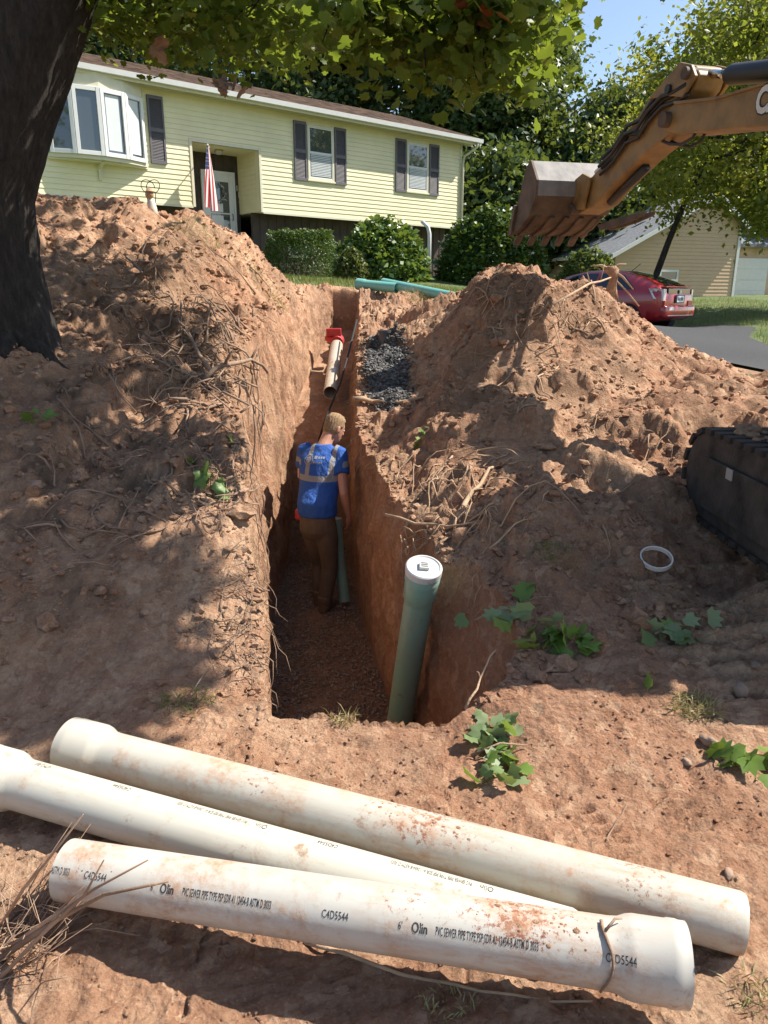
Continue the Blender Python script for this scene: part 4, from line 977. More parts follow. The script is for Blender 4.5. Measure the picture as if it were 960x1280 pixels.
# ------------------------------------------------------------------ white sewer pipes in the foreground
def pvc_mat(name, base, dirt, amount, seed, zones=()):
    m, nt, b = newmat(name); g = N(nt); co = g.coord(); mp = g.n('ShaderNodeMapping'); mp.inputs['Location'].default_value = (seed*3.1, seed, 0); g.ln(co, mp.inputs['Vector']); co = mp.outputs[0]
    a = g.noise(co, 4.5, 8, .72); s = g.noise(co, 26, 6, .7); w = g.noise(co, 1.4, 3)
    f = g.math('MULTIPLY', g.ramp(a, [(.50-amount*.5, (0,0,0)), (.66-amount*.3, (1,1,1))]), g.ramp(s, [(.38, (.05,)*3), (.62, (1,1,1))]))
    c = g.mix(g.ramp(w, [(.4, (0,0,0)), (.65, (1,1,1))]), base, tuple(x*.93 for x in base))
    c = g.mix(f, c, dirt)
    c = g.mix(g.ramp(g.noise(co, 8.0, 7, .75), [(.60, (0,0,0)), (.70, (.85,)*3)]), c, tuple(x*.7 for x in dirt))
    if zones:                                          # heavier mud splashes along the pipe
        sx = g.n('ShaderNodeSeparateXYZ'); g.ln(g.coord(), sx.inputs[0]); zm = None
        for (x0, wd, amt) in zones:
            t = g.math('SUBTRACT', 1.0, g.math('DIVIDE', g.math('ABSOLUTE', g.math('SUBTRACT', sx.outputs[0], x0)), wd), True); t = g.math('MULTIPLY', t, amt); zm = t if zm is None else g.math('MAXIMUM', zm, t)
        upm = g.ramp(g.math('ADD', g.math('MULTIPLY', sx.outputs[2], 5.0), .5), [(.45, (.12,)*3), (.8, (1,1,1))])
        spk = g.noise(co, 55, 7, .8); thr = g.math('SUBTRACT', .72, g.math('MULTIPLY', g.math('MULTIPLY', zm, upm), .26))
        sp = g.math('MULTIPLY', g.math('SUBTRACT', spk, thr), 14.0, True); c = g.mix(sp, c, (.26,.105,.055))
        smr = g.noise(g.coord(scale=(3, 14, 14)), 2.5, 7, .7); sm_ = g.math('MULTIPLY', g.ramp(smr, [(.48, (0,0,0)), (.64, (1,1,1))]), zm); c = g.mix(g.math('MULTIPLY', sm_, .75), c, dirt)
    scr = g.noise(g.coord(scale=(2.0, 60, 60)), 2.0, 4); c = g.mix(g.ramp(scr, [(.62, (0,0,0)), (.74, (.35,)*3)]), c, (.45,.38,.30))
    g.ln(c, b.inputs['Base Color']); b.inputs['Roughness'].default_value = .38
    g.ln(g.math('MULTIPLY_ADD', f, .5), b.inputs['Roughness']) if False else None
    rr_ = g.ramp(f, [(0, (.30,)*3), (1, (.85,)*3)]); g.ln(rr_, b.inputs['Roughness'])
    g.ln(g.bump(f, .25, .003), b.inputs['Normal']); return m
def axis_frame(A, B, up=(0,0,1)):
    A, B = Vector(A), Vector(B); x = (B-A).normalized(); z = Vector(up); z = (z-x*z.dot(x)).normalized(); y = z.cross(x)
    return Matrix(((x.x,y.x,z.x,A.x),(x.y,y.y,z.y,A.y),(x.z,y.z,z.z,A.z),(0,0,0,1))), (B-A).length
def lathe(prof, n=48, closed=True, wob=0.0):
    mb = MB(); vs = []; fs = []; m = len(prof)
    for s, r in prof:
        for k in range(n): t = 2*math.pi*k/n; vs.append((s, r*math.cos(t), r*math.sin(t)))
    rng_ = range(m) if closed else range(m-1)
    for i in rng_:
        j = (i+1) % m
        for k in range(n): fs.append((i*n+k, i*n+(k+1)%n, j*n+(k+1)%n, j*n+k))
    mb._add(vs, fs); return mb
PR = .0797
M_ink = simple('black_ink', (.035,.034,.033), .6, var=.3, vscale=60)
def sewer_pipe(label, A, B, bell, mat, group='white sewer pipes in the foreground', spigot=True):
    M, L = axis_frame(A, B); th = .0055
    t = thing('sewer_pipe', label, 'pipe', (Vector(A)+Vector(B))/2 - Vector((0,0,PR)), 0, group)
    n = 24
    if bell == 'B':
        out = [(0,PR)] + [(L*k/n*.9, PR) for k in range(1, n)] + [(L-.175,PR),(L-.155,PR+.002),(L-.135,PR+.010),(L-.12,PR+.0125),(L-.045,PR+.0125),(L-.04,PR+.0145),(L-.022,PR+.0145),(L-.015,PR+.0125),(L,PR+.0125)]
        inn = [(L,PR+.0055),(L-.13,PR+.0045),(L-.16,PR-th),(0,PR-th)]
    elif bell == 'A':
        out = [(0,PR+.0165),(.015,PR+.0165),(.022,PR+.0175),(.04,PR+.0175),(.045,PR+.0165),(.12,PR+.0165),(.135,PR+.013),(.155,PR+.003),(.175,PR)] + [(.2+(L-.21)*k/n, PR) for k in range(n)] + [(L-.012,PR),(L,PR-.004)]
        inn = [(L,PR-th),(.16,PR-th),(.13,PR+.0045),(0,PR+.0055)]
    body = lathe(out+inn).build('pipe_body', mat, t, M, True, angle=35)
    return t, body, M, L
A1, B1 = at(72, 1086, 1.0), at(852, 1207, 1.0)
def on_z(px, py, z): r = ray(px, py); return Vector(r*(z/r[2]))
fA, fB = on_z(84, 1087, -1.515), on_z(857, 1206, -1.505)
mA, mB_ = Vector((-1.325, 2.085, -1.490)), Vector((.50, 1.558, -1.634))
kA, kB = on_z(87, 931, -1.515), on_z(929, 1155, -1.617)
pf, pfb, MF1, LF1 = sewer_pipe('muddy white sewer pipe nearest the camera with printed side and bell at right', fA, fB, 'B', pvc_mat('pvc_front', (.50,.475,.415), (.40,.235,.14), .05, 1.0, ((1.22,.38,1.0),(.95,.2,.7),(.08,.16,.7),(.45,.25,.35))))
pm, pmb, MM1, LM1 = sewer_pipe('cleaner ivory sewer pipe in the middle running off the left edge', mA, mB_, 'A', pvc_mat('pvc_middle', (.54,.515,.43), (.40,.23,.12), -.06, 2.3, ((.35,.2,.5),(1.0,.3,.35))))
pk, pkb, MK1, LK1 = sewer_pipe('soil-stained white sewer pipe lying farthest back, bell at the left end', kA, kB, 'A', pvc_mat('pvc_back', (.49,.46,.385), (.40,.225,.125), .07, 5.2, ((1.3,.5,.9),(.75,.4,.7),(1.9,.3,.8))))
def pipe_text(parent, M, L, px, body, size, sx, ang, bold=0.0, r=PR, flip=False):
    # find the axial position whose bearing is px
    lo, hi = 0.0, L
    for _ in range(40):
        mid = (lo+hi)/2; p = M @ Vector((mid, 0, 0))
        if pix(p)[0] < px: lo = mid
        else: hi = mid
    me = text_mesh(body, size, sx, 0, bold); s0 = (lo+hi)/2
    for v in me.vertices:
        u, w = v.co.x, v.co.y - size*.3
        if flip: u, w = -u, -w
        a = ang + w/r; r2 = r+.0007+(float(np.interp(s0+u, [L-.175, L-.155, L-.135, L-.12], [0, .002, .010, .0125])) if (M is MF1 and r < PR+.01) else 0); v.co = Vector((s0+u, -r2*math.cos(a), r2*math.sin(a)))
    o = place('printed_lettering', me, M_ink, parent, M); return o
LINE = 'PVC SEWER PIPE TYPE PSP SDR 41 12454-B ASTM D 3033'
AF = R(38)
for px, s, sz, sxx, bd in ((76,'ASTM D 3033',.026,.36,0), (124,'C4D5544',.026,.62,0), (205,"6'",.026,.5,0), (216,'Olin',.033,.66,0), (243,LINE,.027,.36,.0002), (411,'C4D5544',.026,.66,0), (503,"6'",.026,.6,0), (519,'Olin',.033,.68,0), (548,LINE,.027,.365,.0002), (752,'C4D5544',.026,.66,0)):
    for q_ in range(2 if s == 'Olin' else 1): pipe_text(pfb, MF1, LF1, px+q_*.55, s, sz, sxx, AF+R(3) if px < 200 else AF, bd, PR+.0001*q_)
pipe_text(pfb, MF1, LF1, 856, '6"', .026, .6, R(40), 0, PR+.0128)
AMm = R(104)
for px, s, sz, sxx, bd in ((330,'Olin',.033,.66,0), (305,LINE,.026,.36,0), (418,'C4D5544',.026,.6,0), (612,'Olin',.033,.66,0), (585,LINE,.026,.36,0), (160,'C4D5544',.026,.6,0), (60,'ASTM D 3033',.026,.36,0)):
    pipe_text(pmb, MM1, LM1, px, s, sz, sxx, AMm, bd, flip=True)
# mud stuck on the front and back pipes
rr = random.Random(12); XV = Vector((1,0,0))
for (bodyo, M, L, items) in ((pfb, MF1, LF1, [(.80,R(66),34),(.72,R(88),14),(.06,R(60),4)]), (pkb, MK1, LK1, [(.62,R(70),12),(.55,R(95),8)])):
    mb = MB()
    for (fr, a0, n) in items:
        for k in range(n):
            s = L*fr+rr.gauss(0,.05); a = a0+rr.gauss(0,.28); rad = rr.uniform(.001,.0035) if rr.random() < .93 else rr.uniform(.004,.007)
            c_ = Vector((s, -PR*math.cos(a), PR*math.sin(a))); nr_ = Vector((0, -math.cos(a), math.sin(a))); tg = Vector((0, math.sin(a), math.cos(a)))
            mb.loft([(c_-nr_*.001, XV, tg, rad*1.7, rad*1.1), (c_+nr_*rad*.18, XV+tg*rr.uniform(-.3,.3), tg, rad*rr.uniform(.7,1.3), rad*.8), (c_+nr_*rad*.24, XV, tg, rad*.4, rad*.35)], 6)
    o = mb.build('mud_spatter', M_clod, bodyo, M, True); o['kind'] = 'stuff'

# white ring on the shaded dirt
rp = gp(818, 716, .068)
M_pvcw = pvc_mat('pvc_ring', (.66,.62,.58), (.42,.24,.14), -.02, 8.0)
gx_ = (Hq(rp[0]+.09, rp[1])-Hq(rp[0]-.09, rp[1]))/.18; gy_ = (Hq(rp[0], rp[1]+.09)-Hq(rp[0], rp[1]-.09))/.18
M, L = axis_frame(rp, rp+np.array([-.05,-.42,.9])*.02, up=(0,1,0))
ro = lathe([(0,.083),(.024,.083),(.024,.076),(0,.076)], 40).build('pipe_ring', M_pvcw, None, M, True, angle=35)
tag(ro, 'white plastic ring lying on the shaded dirt right of the trench', 'ring')

# ------------------------------------------------------------------ green riser with white cap
M_green = pvc_mat('pvc_green', (.235,.41,.325), (.28,.22,.15), -.02, 3.0)
M_teal = pvc_mat('pvc_teal', (.16,.42,.36), (.30,.25,.17), -.08, 4.0)
top = on_z(529, 716, -1.40); bot_ = Vector((.075, 4.18, -2.80))
M, L = axis_frame(bot_, top, up=(0,-1,0))
riser = thing('riser_pipe', 'upright green sewer riser pipe with white cap standing in the trench', 'pipe', bot_)
lathe([(0,PR),(L*.25,PR),(L*.5,PR),(L*.75,PR),(L-.20,PR),(L-.18,PR+.003),(L-.165,PR+.010),(L-.05,PR+.011),(L-.045,PR+.015),(L-.012,PR+.015),(L-.006,PR+.011),(L,PR+.011),(L,PR+.003),(L-.15,PR-.006),(0,PR-.006)], 48).build('pipe_body', M_green, riser, M, True, angle=35)
M_cap = pvc_mat('pvc_cap', (.58,.57,.54), (.5,.36,.25), -.10, 6.0)
cp = lathe([(L-.05,.0),(L-.05,PR+.004),(L+.003,PR+.004),(L+.003,PR+.018),(L+.040,PR+.018),(L+.046,PR+.012),(L+.046,PR+.006),(L+.040,PR+.0),(L+.040,0)], 48, closed=False).build('cap', M_cap, riser, M, True, angle=30)
mb = MB(); mb.box(L+.040, L+.058, -.026, .026, -.026, .026); mb.build('nub', M_cap, cp, M, bevel=.003)
mb = MB()
for k in range(3): mb.box(L+.058, L+.0586, -.018, .018, -.016+.013*k, -.009+.013*k)
mb.build('moulded_mark', M_ink, cp, M)

# green pipe beside the worker, teal pipes on the lawn, old white pipe in the far trench
gpts = [at(420,648,6.42), at(423,690,6.40), at(430,742,6.38)]
mb = MB(); mb.tube(gpts[:1]+[at(421,668,6.41)]+gpts[1:]+[at(431,752,6.36)], .053, 20); go = mb.build('standing_pipe', M_green, None, None, True, angle=40)
tag(go, 'narrow green pipe standing beside the worker on the trench floor', 'pipe')
def lay_pipe(name, A, B, r, mat, label, bell=True):
    M, L = axis_frame(A, B); pr = [(0,r),(L-.16,r),(L-.14,r+.011),(L,r+.012),(L,r+.004),(L-.13,r-.006),(0,r-.006)] if bell else [(0,r),(L,r),(L,r-.006),(0,r-.006)]
    o = lathe(pr, 32).build(name, mat, None, M, True, angle=35); tag(o, label, 'pipe'); return o
a = at(496,360,12.3); c = at(447,355,12.75); lay_pipe('teal_pipe', a, c, PR, M_teal, 'short teal pipe lying on the grass in front of the leafy shrub')
a = at(479,355,12.55)+np.array([0,.05,.02]); c = at(571,372,11.5); lay_pipe('teal_pipe', c, a, .075, M_teal, 'long teal pipe sloping down onto the right mound', False)
a = at(413,491,8.45); c = at(421,432,9.9); lay_pipe('old_pipe', a, c, PR, pvc_mat('pvc_old', (.50,.42,.33), (.30,.17,.10), .06, 9.0), 'dusty tan pipe exposed at the far end of the trench', False)
M_redp = simple('red_plastic', (.48,.03,.03), .5, var=.2, vscale=20)
mb = MB(); P = Vector(at(421,428,10.0)); mb.tube([P, P+Vector((.01,.10,.03))], [.085,.088], 14); mb.tube([P+Vector((-.02,.03,.02)), P+Vector((-.14,.10,.06))], .05, 10); mb.obox(P+Vector((-.04,.03,.13)), (1,0,0), (0,1,0), (0,0,1), .10, .03, .05)
tag(mb.build('red_fitting', M_redp, None, None, False, bevel=.012), 'bright red fitting on the end of the dusty pipe in the trench', 'fitting')
mb = MB(); mb.tube([at(446,400,9.9), at(436,440,9.0), at(425,480,8.3), at(408,520,7.9), at(398,552,7.75)], .012, 6); tag(mb.build('black_cable', M_rub, None, None, True), 'thin black cable running down the right trench wall', 'cable')
mb = MB(); P = Vector(at(481,418,8.9)); mb.tube([P+Vector((0,0,-.1)), P+Vector((0,0,.02))], .07, 12); mb.tube([P+Vector((0,0,.02)), P+Vector((0,0,.05))], .085, 12); tag(mb.build('pipe_stub', simple('grey_stub', (.07,.075,.08), .5), None, None, True, angle=40), 'dark capped pipe stub above the black gravel', 'pipe')

# ------------------------------------------------------------------ worker
PV = Vector(at(397, 650, 6.27)); FLOOR = -2.775
fdir = Vector((.34,.94,0)).normalized(); rdir = Vector((fdir.y,-fdir.x,0))
PM = Matrix(((rdir.x,fdir.x,0,PV.x),(rdir.y,fdir.y,0,PV.y),(rdir.z,fdir.z,1,PV.z),(0,0,0,1))); PMi = PM.inverted()
person = thing('person', 'worker in blue shirt with grey reflective bands standing in the trench, back turned', 'person', (PV.x, PV.y, FLOOR))
lp = lambda px, py, Y: PMi @ Vector(at(px, py, Y))
fz_ = FLOOR-PV.z                                       # floor height in the body's frame
XR_, YF_, ZU_ = Vector((1,0,0)), Vector((0,1,0)), Vector((0,0,1))
S = lp(402, 562, 6.50); HC = lp(418, 535, 6.61)
SR, SLs = S+Vector((.175,0,-.02)), S+Vector((-.175,.02,-.02))
ER, WR = lp(430, 618, 6.27), lp(436, 645, 6.36)
EL, WL = SLs+Vector((-.07,.06,-.26)), SLs+Vector((-.02,.27,-.36))
hipR, hipL = Vector((.085,0,-.04)), Vector((-.085,.02,-.04))
knR, knL = Vector((.085,.05,fz_*.52)), Vector((-.06,.16,fz_*.53))
anR, anL = Vector((.055,-.02,fz_+.09)), Vector((-.05,.10,fz_+.09))
def remeshed(name, mb, vox, smooth, mats, parent, M, it=8):
    me = mb.mesh(name+'_raw'); ob = bpy.data.objects.new('tmp', me); C.objects.link(ob)
    r_ = ob.modifiers.new('r', 'REMESH'); r_.mode = 'VOXEL'; r_.voxel_size = vox
    s_ = ob.modifiers.new('s', 'SMOOTH'); s_.factor = .5; s_.iterations = it
    bpy.context.view_layer.update(); m2 = bpy.data.meshes.new_from_object(ob.evaluated_get(bpy.context.evaluated_depsgraph_get())); bpy.data.objects.remove(ob); bpy.data.meshes.remove(me)
    m2.name = name; return place(name, m2, mats, parent, M, True)
M_skin = simple('skin', (.52,.27,.18), .5, var=.08, vscale=8)
b_ = M_skin.node_tree.nodes['Principled BSDF']; b_.inputs['Subsurface Weight'].default_value = .12; b_.inputs['Subsurface Radius'].default_value = (.02,.008,.004)
hd_f = Vector((.45,.80,-.42)).normalized()             # the head looks down to the right
hd_r = hd_f.cross(ZU_).normalized(); hd_u = hd_r.cross(hd_f)
mb = MB()
# torso, legs
mb.loft([(Vector((0,0,-.10)),XR_,YF_,.15,.10),(Vector((0,0,.1)),XR_,YF_,.145,.10),(S*.6,XR_,YF_,.155,.105),(S*.85,XR_,YF_,.165,.10),(S+Vector((0,0,.0)),XR_,YF_,.14,.075),(S+Vector((.0,.01,.045)),XR_,YF_,.07,.06)], 16)
nk0 = S+Vector((.01,.0,.0)); nk1 = HC-hd_u*.06-hd_f*.035
mb.tube([nk0, nk0.lerp(nk1,.5), nk1], [.068,.060,.060], 14)
for h_, k_, a_ in ((hipR,knR,anR),(hipL,knL,anL)):
    mb.tube([h_, h_.lerp(k_,.5), k_, k_.lerp(a_,.35), a_], [.085,.075,.055,.055,.038], 12); mb.tube([a_, a_+Vector((0,.05,-.05)), a_+Vector((.0,.16,-.06))], [.04,.04,.03], 8)
# arms
for s_, e_, w_ in ((SR,ER,WR),(SLs,EL,WL)):
    mb.tube([s_, s_.lerp(e_,.45), e_, e_.lerp(w_,.3), w_], [.055,.050,.040,.042,.027], 12)
# hands
def hand(w_, dirv, palm_n, thumb_side):
    d = dirv.normalized(); side = d.cross(palm_n).normalized(); pn = side.cross(d).normalized()
    pc = w_+d*.05; mb.loft([(w_,side,pn,.026,.020),(w_+d*.03,side,pn,.036,.017),(w_+d*.075,side,pn,.041,.015),(w_+d*.092,side,pn,.036,.012)], 10)
    for k, (o_, L_) in enumerate(((-.030,.066),(-.010,.078),(.011,.073),(.030,.058))):
        p0 = w_+d*.082+side*o_; p1 = p0+d*L_*.5+pn*.012; p2 = p1+d*L_*.3+pn*.022; p3 = p2+d*L_*.12+pn*.022; mb.tube([p0,p1,p2,p3], [.0095,.009,.0085,.0065], 7)
    p0 = w_+d*.03+side*thumb_side*.03; p1 = p0+d*.03+side*thumb_side*.024+pn*.012; p2 = p1+d*.032+side*thumb_side*.006+pn*.014; mb.tube([p0,p1,p2], [.013,.011,.008], 7)
hand(WR, (lp(437,664,6.40)-WR), Vector((-.9,.3,.1)), 1); hand(WL, Vector((.15,.6,-.7)), Vector((.8,.1,.2)), -1)
# head
mb.loft([(HC+hd_u*.115-hd_f*.01,hd_r,hd_f,.02,.025),(HC+hd_u*.105-hd_f*.008,hd_r,hd_f,.048,.058),(HC+hd_u*.075-hd_f*.006,hd_r,hd_f,.070,.086),(HC+hd_u*.03,hd_r,hd_f,.077,.097),(HC-hd_u*.02+hd_f*.0,hd_r,hd_f,.074,.092),(HC-hd_u*.06+hd_f*.015,hd_r,hd_f,.064,.078),(HC-hd_u*.10+hd_f*.035,hd_r,hd_f,.048,.055),(HC-hd_u*.118+hd_f*.05,hd_r,hd_f,.030,.034)], 18)
mb.tube([HC+hd_f*.095+hd_u*.005, HC+hd_f*.112-hd_u*.025, HC+hd_f*.104-hd_u*.04], [.010,.015,.012], 8)        # nose
for s in (-1, 1): mb.loft([(HC+hd_r*s*.070-hd_u*.01-hd_f*.008,hd_f,hd_u,.018,.030),(HC+hd_r*s*.088-hd_u*.008-hd_f*.016,hd_f,hd_u,.020,.033),(HC+hd_r*s*.094-hd_u*.006-hd_f*.018,hd_f,hd_u,.014,.026)], 10)
mb.tube([HC+hd_f*.092-hd_u*.068-hd_r*.022, HC+hd_f*.100-hd_u*.068, HC+hd_f*.092-hd_u*.068+hd_r*.022], .008, 6)  # lips
bodyo = remeshed('body', mb, .0065, .5, M_skin, person, PM, 5)
for s in (-1, 1):
    MB().ball(HC+hd_f*.082+hd_r*s*.031+hd_u*.005, .013, nu=8, nv=6).build('eye', simple('eye_white', (.6,.58,.55), .3), bodyo, PM, True)
# hair
M_hair = simple('short_blond_hair', (.30,.19,.10), .85, var=.35, vscale=60, bump=.8, bscale=160)
mb = MB(); hv = []
secs = [(.132,-.012,.018,.026),(.121,-.010,.054,.064),(.088,-.009,.076,.093),(.04,-.008,.083,.103),(.0,-.012,.081,.097),(-.035,-.022,.075,.082),(-.062,-.033,.062,.062)]
for (u, fo_, a, c) in secs: hv.append((HC+hd_u*u+hd_f*fo_, hd_r, hd_f, a, c))
mb.loft(hv, 28); hm = mb.mesh('hair')
bm = bmesh.new(); bm.from_mesh(hm); bmesh.ops.subdivide_edges(bm, edges=bm.edges, cuts=2, use_grid_fill=True)
kill = []
for v in bm.verts:
    q = v.co-HC; u_, f_ = q.dot(hd_u), q.dot(hd_f)
    v.co += (v.co-HC).normalized()*.004*math.sin(v.co.x*310)*math.sin(v.co.y*280+v.co.z*330)
    if (f_ > .045 and u_ < .062) or (u_ < .012 and f_ > -.002): kill.append(v)
bmesh.ops.delete(bm, geom=kill, context='VERTS'); bm.to_mesh(hm); bm.free()
ho = place('hair', hm, M_hair, person, PM, True); sm = ho.modifiers.new('thick', 'SOLIDIFY'); sm.thickness = .012; sm.offset = -1
# shirt
m_sh, nt, b = newmat('blue_hi_vis_shirt'); g = N(nt); sep = g.n('ShaderNodeSeparateXYZ'); g.ln(g.coord(), sep.inputs[0])
sxx, szz = sep.outputs[0], sep.outputs[2]; ax = g.math('ABSOLUTE', sxx)
def band(v, a, c): return g.math('MULTIPLY', g.math('GREATER_THAN', v, a), g.math('LESS_THAN', v, c))
b1 = band(szz, .345, .395); b2 = g.math('MULTIPLY', band(ax, .085, .128), g.math('GREATER_THAN', szz, .36)); b3 = g.math('MULTIPLY', band(szz, .465, .512), g.math('GREATER_THAN', ax, .195))
b1 = g.math('MULTIPLY', b1, g.math('LESS_THAN', ax, .195))
fm = g.math('MAXIMUM', g.math('MAXIMUM', b1, b2), b3)
wv = g.noise(g.coord(scale=(1,1,.55)), 7, 6, .6)
g.ln(g.mix(fm, (.016,.088,.36), (.25,.25,.26)), b.inputs['Base Color']); b.inputs['Roughness'].default_value = .8; g.ln(g.bump(wv, 1.0, .06), b.inputs['Normal'])
mb = MB()
mb.loft([(Vector((0,0,.045)),XR_,YF_,.178,.136),(Vector((0,0,.07)),XR_,YF_,.186,.142),(Vector((0,0,.17)),XR_,YF_,.183,.137),(S*.5,XR_,YF_,.188,.137),(S*.7,XR_,YF_,.20,.142),(S*.88+Vector((0,0,0)),XR_,YF_,.208,.138),(S+Vector((0,.0,-.005)),XR_,YF_,.165,.095),(S+Vector((.003,.004,.035)),XR_,YF_,.10,.078),(S+Vector((.006,.008,.055)),XR_,YF_,.078,.07)], 22)
mb.tube([SR+Vector((-.05,0,.01)), SR, SR.lerp(ER,.28), SR.lerp(ER,.52)], [.07,.074,.072,.074], 16); mb.tube([SLs+Vector((.05,0,.01)), SLs, SLs.lerp(EL,.3), SLs.lerp(EL,.62)], [.07,.072,.07,.072], 16)
shirt = remeshed('shirt', mb, .0105, .5, m_sh, person, PM, 7)
# trousers and boots
M_pant = simple('brown_work_trousers', (.115,.082,.055), .9, var=.2, vscale=7, bump=.5, bscale=18)
mb = MB(); mb.loft([(Vector((0,0,.09)),XR_,YF_,.155,.115),(Vector((0,0,.0)),XR_,YF_,.168,.125),(Vector((0,0,-.09)),XR_,YF_,.172,.125),(Vector((0,.02,-.16)),XR_,YF_,.15,.11)], 18)
for h_, k_, a_ in ((hipR,knR,anR),(hipL,knL,anL)): mb.tube([h_, h_.lerp(k_,.3), h_.lerp(k_,.65), k_, k_.lerp(a_,.4), k_.lerp(a_,.8), a_+Vector((0,0,.0))], [.092,.098,.085,.076,.072,.066,.068], 14)
remeshed('trousers', mb, .012, .5, M_pant, person, PM, 5)
M_boot = simple('tan_work_boot', (.16,.10,.06), .8, var=.25, bump=.3)
for a_ in (anR, anL):
    mb = MB(); z0 = fz_+.005; mb.loft([((a_.x,a_.y-.06,z0+.05),XR_,ZU_,.035,.045),((a_.x,a_.y-.02,z0+.06),XR_,ZU_,.045,.06),((a_.x,a_.y+.06,z0+.05),XR_,ZU_,.048,.05),((a_.x+.004,a_.y+.15,z0+.04),XR_,ZU_,.05,.038),((a_.x+.006,a_.y+.21,z0+.035),XR_,ZU_,.035,.028)], 12)
    mb.tube([Vector((a_.x,a_.y,z0+.05)), Vector((a_.x,a_.y-.005,z0+.17))], [.055,.06], 12); remeshed('boot', mb, .009, .5, M_boot, person, PM, 4)
MB().obox(Vector((-.20,.06,.02)), XR_, YF_, ZU_, .035, .05, .05).build('tool_pouch', M_redp, person, PM, bevel=.02)
# print on the back of the shirt: round emblem and two short lines
from mathutils.bvhtree import BVHTree
bv = BVHTree.FromPolygons([v.co for v in shirt.data.vertices], [tuple(p.vertices) for p in shirt.data.polygons])
def on_back(x, z):
    h = bv.ray_cast(Vector((x,-1,z)), Vector((0,1,0)))[0]; return (h.y if h is not None else -.13)-.004
mb = MB()
for (r0, r1) in ((.043,.037), (.024,.019)):
    n = 24; vs = []
    for k in range(n):
        t = 2*math.pi*k/n
        for r_ in (r0, r1): x, z = -.105+r_*math.cos(t), .520+r_*math.sin(t); vs.append((x, on_back(x, z), z))
    mb._add(vs, [(2*k,2*k+1,(2*k+3)%(2*n),(2*k+2)%(2*n)) for k in range(n)])
for (x0, x1, z0, z1) in ((-.112,-.098,.502,.54),(-.055,-.027,.533,.556),(-.020,-.004,.536,.552),(.002,.016,.536,.552),(.022,.038,.536,.552),(-.058,-.042,.498,.519),(-.036,-.026,.499,.513),(-.020,-.010,.499,.513),(-.004,.008,.499,.513),(.014,.026,.499,.513)):
    mb._add([(x0,on_back(x0,z0),z0),(x1,on_back(x1,z0),z0),(x1,on_back(x1,z1),z1),(x0,on_back(x0,z1),z1)], [(0,1,2,3)])
mb.build('back_print', simple('print_grey', (.26,.27,.30), .7), shirt, PM)

# ------------------------------------------------------------------ foliage machinery
def rand_frames(n, rg, up_bias=0.0, droop=None):
    nrm = rg.normal(size=(n,3)); nrm[:,2] += up_bias*np.sign(nrm[:,2]+1e-9)*1.0; nrm /= np.linalg.norm(nrm, axis=1)[:,None]
    t = rg.normal(size=(n,3))
    if droop is not None: t = t*.6 + np.array(droop)
    t -= nrm*(t*nrm).sum(1)[:,None]; t /= np.linalg.norm(t, axis=1)[:,None]+1e-9
    return t, np.cross(nrm, t), nrm
LEAF_DIAMOND = (np.array([(0,0,0),(.5,.32,.05),(1,0,0),(.5,-.32,.05)]), np.array([(0,1,2,3)]))
_mo = [(90,1),(72,.66),(54,.92),(32,.62),(8,.74),(-35,.50),(-80,.20)]
_pts = [(math.cos(R(90-a))*r, math.sin(R(90-a))*r) for a, r in _mo]; _pts = _pts + [(x, -y) for x, y in _pts[:0:-1]]
_mv = np.array([(0,0,0)]+[(x, y, .10*abs(y)-.12*max(x,0)**2) for x, y in _pts]); _k = len(_pts)
LEAF_MAPLE = (_mv, np.array([(0, 1+i, 1+(i+1)%_k) for i in range(_k)]))
def leaves_mesh(name, pos, size, tmpl, rg, tone=None, up_bias=.0, droop=None, frames=None):
    pos = np.asarray(pos); n = len(pos); tv, tf = tmpl; t, s, nm = frames if frames is not None else rand_frames(n, rg, up_bias, droop)
    size = np.broadcast_to(size, (n,))
    V = pos[:,None,:] + size[:,None,None]*(tv[None,:,0:1]*t[:,None,:] + tv[None,:,1:2]*s[:,None,:] + tv[None,:,2:3]*nm[:,None,:])
    F = tf[None,:,:] + (np.arange(n)*len(tv))[:,None,None]
    me = np_mesh(name, V.reshape(-1,3), F.reshape(-1, tf.shape[1]))
    tone = rg.random(n) if tone is None else tone
    a = me.attributes.new('tone', 'FLOAT', 'POINT'); a.data.foreach_set('value', np.repeat(tone, len(tv)).astype(np.float32))
    return me
def clumpy(rg, centre, radii, n_clump, n_leaf, spread, shell=.55, low=-1.0):
    """leaf positions gathered in clumps through an ellipsoid crown"""
    d = rg.normal(size=(n_clump*3,3)); d /= np.linalg.norm(d, axis=1)[:,None]; d = d[d[:,2] > low][:n_clump]
    rad = (shell + (1-shell)*rg.random(len(d)))**.6 * (0.80+.28*noise3(d[:,0]*2.2, d[:,1]*2.2, d[:,2]*2.2+centre[0]))
    cc = np.array(centre) + d*rad[:,None]*np.array(radii)
    k = rg.integers(0, len(cc), n_leaf); sz = spread*(.6+.8*rg.random(len(cc)))
    p = cc[k] + rg.normal(size=(n_leaf,3))*sz[k][:,None]*np.array([1,1,.7])
    tn = np.clip(.5+.22*rg.normal(size=len(cc))[k] + .16*rg.normal(size=n_leaf), 0, 1)
    return p, tn, cc
def limb_path(a, b_, rg, wob=.12, n=7):
    a, b_ = np.array(a), np.array(b_); L = np.linalg.norm(b_-a); return [a+(b_-a)*t+rg.normal(size=3)*wob*L*.25*math.sin(math.pi*t)+np.array([0,0,.06*L*math.sin(math.pi*t)]) for t in np.linspace(0,1,n)]
